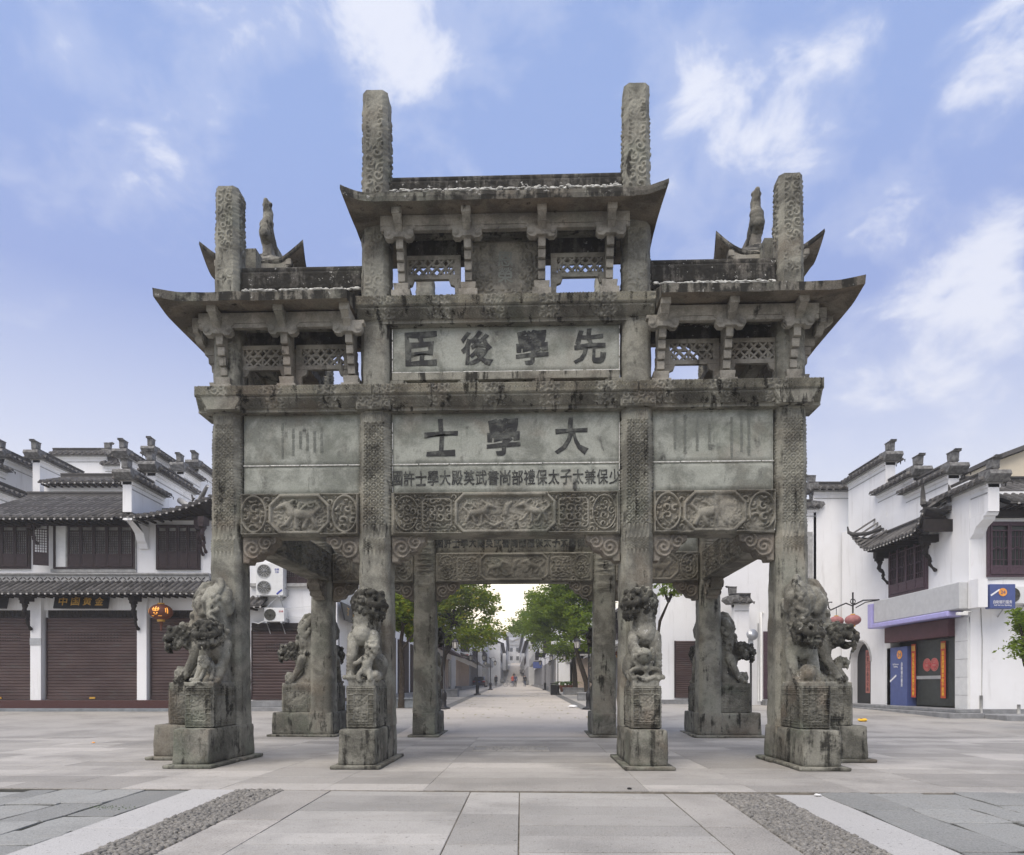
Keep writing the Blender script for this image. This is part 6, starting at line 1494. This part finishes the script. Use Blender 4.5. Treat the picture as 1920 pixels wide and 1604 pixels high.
tree('broad tree with yellowing leaves arching over the left side of the street', X, Y, 8, blobs_px(Y, X, [(815, 1105, 40, 40, .3, 1.6), (890, 1110, 40, 36, 0, 1.5), (845, 1150, 40, 34, .2, 1.5), (850, 1120, 48, 40, 0, 1.6), (795, 1130, 40, 48, .5, 1.6), (905, 1145, 32, 34, -.5, 1.4), (880, 1185, 38, 26, -1, 1.3), (930, 1190, 22, 20, -1.5, .9), (900, 1200, 34, 18, -1, 1.0), (865, 1200, 30, 20, -.5, 1.0), (835, 1180, 30, 28, .8, 1.4), (860, 1060, 60, 45, 0, 1.8), (780, 1060, 50, 50, 0, 1.6)]),
     [([(0, 0, 0), (.05, 0, 1.2), (.22, 0, 2.4), (.5, 0, 3.6), (.85, 0, 4.9)], [.20, .16, .14, .12, .08]), ([(.32, 0, 2.7), (.9, -.2, 3.5), (1.6, -.4, 4.0), (2.4, -.6, 4.4)], [.10, .08, .06, .03])], 24000, 'leaf_yellow', 3, .12)
X, Y = fx(752, 28.4), 28.4
tree('bright green tree between the two left pillars', X, Y, 7, blobs_px(Y, X, [(775, 1170, 22, 30, .4, 1.0), (752, 1115, 30, 40, 0, 1.2), (760, 1165, 26, 30, .3, 1.1), (735, 1150, 26, 36, .3, 1.2), (770, 1130, 22, 40, .6, 1.0)]), [([(0, 0, 0), (.05, 0, 1.5), (-.02, 0, 2.6), (.1, 0, 3.6)], [.14, .11, .09, .06]), ([(.02, 0, 2.4), (.4, -.1, 2.9), (.75, -.1, 3.3)], [.06, .05, .02])], 9500, 'leaf_yellow', 4, .12)
X, Y = fx(1103, 40), 40
tree('dense green tree leaning left beside the rear right pillar', X, Y, 8, blobs_px(Y, X, [(1085, 1140, 40, 45, 0, 1.5), (1100, 1190, 30, 35, -.5, 1.2), (1050, 1120, 38, 40, .5, 1.4), (1070, 1070, 50, 40, .5, 1.6), (1110, 1100, 40, 45, 0, 1.4)]), [([(0, 0, 0), (-.12, 0, 1.0), (-.45, 0, 2.0), (-.75, 0, 3.0), (-.8, 0, 4.2)], [.19, .16, .14, .11, .07])], 17000, 'leaf', 5, .12)
X, Y = fx(1079, 50), 50
tree('second dense green tree on the right, with a straight dark trunk', X, Y, 8, blobs_px(Y, X, [(1040, 1165, 36, 30, 0, 1.6), (1075, 1160, 34, 34, 0, 1.5), (1010, 1160, 30, 28, -.5, 1.4), (1055, 1210, 30, 26, -.6, 1.2), (1020, 1130, 30, 34, .3, 1.4)]), [([(0, 0, 0), (-.05, 0, 1.5), (-.2, 0, 3.0), (-.4, 0, 4.6)], [.20, .17, .14, .08])], 11000, 'leaf', 6, .13)
X, Y = fx(1062, 62), 62
tree('third green tree on the right reaching out over the street', X, Y, 8, blobs_px(Y, X, [(985, 1165, 30, 22, 0, 1.6), (1000, 1190, 34, 20, -.5, 1.6), (1030, 1200, 34, 26, 0, 1.6), (1060, 1180, 36, 30, 0, 1.6), (968, 1178, 16, 14, 0, 1.0), (1005, 1140, 26, 24, 0, 1.4)]), [([(0, 0, 0), (-.3, 0, 1.6), (-.7, 0, 3.0), (-1.1, 0, 4.6)], [.20, .16, .13, .08])], 11000, 'leaf', 7, .14)
X, Y = fx(1262, 30), 30
tree('spray of green leaves beside the right inner pillar, under the wing lintel', X, Y, 6, blobs_px(Y, X, [(1258, 1100, 20, 22, 0, .7), (1240, 1080, 20, 20, .4, .7), (1270, 1075, 26, 20, .2, .8)]), [([(-.6, 1.0, 0), (-.6, 1.0, 2), (-.45, .6, 3.8), (-.2, 0, 4.6)], [.10, .09, .07, .04])], 1600, 'leaf', 8, .10)
X, Y = fx(1950, 18), 18
tree('small round leafed shrub tree at the right edge of the square', X, Y, 3, blobs_px(Y, X, [(1925, 1165, 24, 26, 0, .4), (1912, 1212, 22, 18, .1, .35), (1945, 1190, 30, 50, .2, .5), (1908, 1150, 12, 12, 0, .25), (1935, 1225, 26, 22, 0, .4)]), [([(0, 0, 0), (.02, 0, .8), (0, 0, 1.4)], [.06, .05, .03])], 4200, 'leaf', 9, .06)

# ------------------------------------------------------------------ street furniture
def lamp_proto():
    t = thing('street_lamp', '', 'street lamp', (0, 0, 0), 0, 'black double street lamps along the street')
    MB().lathe([(.26, 0), (.26, .05), (.14, .09), (.11, .12), (.115, .30), (.10, .34), (.12, .40), (.12, .62), (.09, .68), (.05, .74)], seg=14).build('lamp_base', M['iron'], t)
    MB().tube([(0, 0, .7), (0, 0, 3.1)], [.04, .028], 10).build('pole', M['iron'], t)
    a = MB()
    for s in (-1, 1):
        a.tube([(0, 0, 2.95), (s*.12, 0, 3.12), (s*.3, 0, 3.16), (s*.46, 0, 3.04), (s*.5, 0, 2.92), (s*.44, 0, 2.86), (s*.40, 0, 2.93)], .018, 6)
        a.tube([(s*.05, 0, 3.06), (s*.2, 0, 2.98), (s*.42, 0, 3.0)], .012, 5); a.tube([(s*.46, 0, 2.9), (s*.46, 0, 2.82)], .01, 5)
    a.build('arm', M['iron'], t)
    for s in (-1, 1):
        c = MB(); x = s*.46
        c.lathe([(.02, 2.84), (.06, 2.82), (.15, 2.72), (.15, 2.70)], (x, 0, 0), 6, False); c.lathe([(.11, 2.44), (.05, 2.40), (.03, 2.36)], (x, 0, 0), 6, False)
        for k in range(6): an = k*math.pi/3; c.tube([(x+.10*math.cos(an), .10*math.sin(an), 2.43), (x+.14*math.cos(an), .14*math.sin(an), 2.71)], .011, 4)
        l = c.build('lantern', M['iron'], t); MB().lathe([(.085, 2.44), (.125, 2.70)], (x, 0, 0), 6, False).build('lamp_glass', M['lamp_glass'], l)
    return t
lp = lamp_proto(); first = True
for px, Y, lab in ((832, 27.6, 'nearest black double lamp on the left, beside the rear pillar'), (895, 48, 'black double lamp standing on the left gutter, second on its side'), (919.5, 66, 'black double lamp before the grey balcony house, third on the left'),
                   (1104, 27.2, 'nearest black double lamp on the right, its lantern in front of the leaves'), (1046, 48, 'black double lamp behind the litter bin on the right'), (1022, 66, 'black double lamp before the white gable, third on the right')):
    o = lp if first else copy_tree(lp); first = False; o.location = (fx(px, Y), Y, gz(Y)+.01); o['label'] = lab
def block(name, label, px, Y, w, d, h, mat='step', cat='planter'):
    t = thing(name, label, cat, (fx(px, Y), Y, gz(Y))); MB().b(-w/2, w/2, -d/2, d/2, 0, h-.07).build('box', M[mat], t, bevel=.015); MB().b(-w/2-.04, w/2+.04, -d/2-.04, d/2+.04, h-.07, h).build('rim', M[mat], t, bevel=.01); return t
block('planter', 'low stone planter at the foot of the left street tree', 834, 44, 1.7, 1.3, .5); block('planter', 'long low stone planter round the second right tree', 1083, 49, 2.0, 1.3, .5)
block('planter', 'low stone planter round the third right tree, farther off', 1066, 61, 2.2, 1.3, .5); block('stone_bench', 'short grey stone bench block near the right gutter', 1096, 37, .75, .6, .45, cat='bench')
block('stone_step', 'blue grey stone step between the two left rear pillars', 752, 29.0, 2.6, 1.2, .42, 'step_blue', 'step')
t = thing('litter_bin', 'black square litter bin beside the right street lamp', 'bin', (fx(1038, 47.5), 47.5, gz(47.5))); MB().box(0, 0, .36, .42, .36, .72).build('body', M['iron'], t, bevel=.02); MB().box(0, 0, .80, .46, .40, .05).box(-.18, 0, .75, .03, .3, .1).box(.18, 0, .75, .03, .3, .1).build('lid', M['iron'], t, bevel=.01)
for px, Y, lab in ((1056, 58, 'left cycad in a terracotta pot before the right planters'), (1069, 58, 'right cycad in a terracotta pot before the right planters')):
    t = thing('potted_cycad', lab, 'plant', (fx(px, Y), Y, gz(Y)), 0, 'potted cycads'); MB().lathe([(.24, 0), (.32, .4), (.36, .55), (.34, .58), (.3, .52)], seg=14).build('pot', M['pot'], t); fr = MB(); r = random.Random(px)
    for k in range(22):
        a = k*.2856*2; b = r.uniform(.6, 1.1); pts = [np.array((b*q*math.cos(a), b*q*math.sin(a), .7+.75*q-.75*q*q*r.uniform(.9, 1.2))) for q in np.linspace(0, 1, 6)]; d = np.array((-math.sin(a), math.cos(a), 0))
        for i in range(5):
            for s in (-1, 1): fr.add([pts[i], pts[i+1], pts[i+1]+d*s*.1+np.array((0, 0, -.03)), pts[i]+d*s*.1+np.array((0, 0, -.03))], [(0, 1, 2, 3)])
    fr.build('fronds', M['palm'], t); MB().tube([(0, 0, .5), (0, 0, .75)], [.12, .09], 8).build('trunk', M['trunk'], t)
for i in range(4): lantern(('leftmost', 'second from left', 'third from left', 'rightmost')[i]+' of the small red lanterns under the right awning', 6.3+i*.32, 47+i*.1, gz(47)+2.9, .19, 'lantern_red', hang=.2)['group'] = 'red lanterns under the right awning'
# a dark saloon parked on the left, seen from behind
CAR = thing('parked_car', 'dark saloon car parked on the left side of the street, seen from behind', 'car', (fx(898, 92), 92, gz(92)+.02), R(-3))
prof = [(0, .32), (.0, .78), (.08, .92), (.55, .97), (1.0, 1.36), (1.5, 1.44), (2.3, 1.42), (3.0, 1.0), (4.1, .86), (4.3, .6), (4.3, .30)]
mb = MB(); W_ = [1.0, 1.0, .98, .95, .78, .74, .74, .9, .92, .94, .95]
V = [[(w*.86*s, y, z) for s in (-1, -.96, -.5, .5, .96, 1)] for (y, z), w in zip(prof, W_)]
mb.grid(V, True)
for s in (-1, 1): mb.add([(w*.86*s, y, z) for (y, z), w in zip(prof, W_)], [tuple(range(len(prof)))])
mb.b(-.82, .82, .05, 4.2, .22, .34); body = mb.build('body', M['car'], CAR)
MB().add([(-.66, .60, 1.0), (.66, .60, 1.0), (.56, .99, 1.36), (-.56, .99, 1.36)], [(0, 1, 2, 3)]).build('rear_window', M['glass'], CAR, (0, -.02, .012))
for s in (-1, 1): MB().box(s*.66, -.01, .76, .34, .06, .16).build('tail_light', M['taillight'], CAR)
MB().box(0, -.01, .72, .46, .04, .14).build('number_plate', M['blue'], CAR); MB().box(0, -.03, .42, 1.66, .12, .18).build('bumper', M['car'], CAR, bevel=.03)
for s in (-1, 1):
    for y in (.85, 3.45): w = MB().tube([(s*.66, y, .31), (s*.84, y, .31)], .31, 18, False).build('wheel', M['tyre'], CAR); MB().tube([(s*.80, y, .31), (s*.85, y, .31)], .19, 14, False).build('rim', M['silver'], w)
# ------------------------------------------------------------------ people far down the street
def person(label, px, Y, yaw, top, legs, stride=.16, lean=0, hgt=1.7, carry=None):
    t = thing('person', label, 'person', (fx(px, Y), Y, gz(Y)+.01), R(yaw), 'people walking in the street'); k = Clay(); s = hgt/1.7
    k.c(((0, 0, .92*s), .135), ((0, -lean*.5, 1.15*s), .14), ((0, -lean, 1.38*s), .155)); k.c(((-.15, -lean, 1.40*s), .08), ((.15, -lean, 1.40*s), .08)); k.c(((0, -lean, 1.42*s), .06), ((0, -lean*1.1, 1.54*s), .055)); k.s((0, -lean*1.2, 1.60*s), .10, (.85, .95, 1.12))
    k.s((0, -.10-lean*1.2, 1.59*s), .022)
    for q in (-1, 1):
        k.c(((q*.09, 0, .90*s), .095), ((q*.10, q*stride*.4-.03, .50*s), .065), ((q*.10, q*stride+.03, .09), .042)); k.c(((q*.10, q*stride+.03, .05), .042), ((q*.11, q*stride-.13, .04), .038))
        k.c(((q*.19, -lean, 1.38*s), .06), ((q*.24, -q*stride*.4-lean*.7, 1.10*s), .048), ((q*.23, -q*stride*.9-.08-lean*.4, .86*s), .036)); k.s((q*.23, -q*stride*.95-.1-lean*.4, .80*s), .045, (.6, .9, 1.2))
        for f in range(4): k.c(((q*.23, -q*stride*.95-.13+.02*f, .77*s), .012), ((q*.23, -q*stride*.95-.13+.02*f, .71*s), .010))
    b = k.melt('body', M['skin'], .024, 0, 2); b.materials.clear()
    for m in ('skin', top, legs, 'hair'): b.materials.append(M[m])
    for p in b.polygons:
        c = p.center; z = c.z/s
        p.material_index = 3 if (z > 1.60 and c.y > -.06-lean*1.2) or z > 1.68 or z < .07 else 0 if z > 1.47 or (abs(c.x) > .18 and z < .86) else 1 if z > .88 else 2
    link('body', b, t)
    if carry: MB().box(.3, 0, .55, .1, .3, .34).build(carry, M['cloth_dark'], t)
    return t
person('person in a long dark coat walking away on the left of the street', 930, 104, 180, 'cloth_dark', 'cloth_dark', .14, hgt=1.74)
person('person in a red jacket walking in the middle of the street', 961.5, 96, 0, 'cloth_red', 'cloth_blue', .18)
person('person in dark clothes just right of the red jacket', 966.5, 94, 10, 'cloth_blue', 'cloth_dark', .16)
person('person in grey blue far down the right side of the street', 984, 100, 175, 'cloth_dark', 'cloth_blue', .14)
person('person pushing on up the street, small and distant in its centre', 966, 150, 180, 'cloth_blue', 'cloth_dark', .15)
person('most distant person, where the street starts to climb', 963.5, 165, 0, 'cloth_dark', 'cloth_dark', .15)
B = thing('bicycle', 'bicycle standing left of the person in the red jacket', 'bicycle', (fx(954, 97), 97, gz(97)+.01), R(70))
for y in (-.5, .5):
    w = MB().tube([(0, y+.33*math.cos(a), .34+.33*math.sin(a)) for a in np.linspace(0, 6.2832, 21)], .02, 5, cap=False).build('wheel', M['tyre'], B)
    sp = MB(); [sp.tube([(0, y, .34), (0, y+.32*math.cos(a), .34+.32*math.sin(a))], .005, 3) for a in np.linspace(0, 5.9, 10)]; sp.build('spokes', M['silver'], w)
MB().tube([(0, -.5, .34), (0, -.38, .78), (0, .12, .80), (0, -.02, .34), (0, -.38, .74)], .018, 6).tube([(0, .5, .34), (0, .12, .80)], .014, 5).tube([(0, -.02, .34), (0, .5, .34)], .014, 5).build('frame', M['iron'], B)
MB().tube([(-.26, -.32, .98), (0, -.40, .95), (.26, -.32, .98)], .014, 5).tube([(0, -.4, .95), (0, -.38, .76)], .016, 5).build('handlebar', M['silver'], B); MB().ball((0, .15, .88), .09, (.7, 1.3, .4)).build('saddle', M['black'], B)

# ------------------------------------------------------------------ morning haze down the street
def haze():
    m = bpy.data.materials.new('haze'); m.use_nodes = True; n = N(m.node_tree); n.n.clear(); o = n.new('ShaderNodeOutputMaterial'); v = n.new('ShaderNodeVolumePrincipled')
    v.inputs['Color'].default_value = (.98, .97, .96, 1); v.inputs['Density'].default_value = HAZE_D; v.inputs['Anisotropy'].default_value = .2; n.put(o.inputs['Volume'], v.outputs[0])
    o_ = MB().b(-325, 325, -65, 565, -1.2, 62).build('haze', m); o_['kind'] = 'stuff'; tag(o_, 'pale morning haze that fades the far end of the street', 'haze', kind='stuff')
HAZE_D = 0.0016
if HAZE_D: haze()
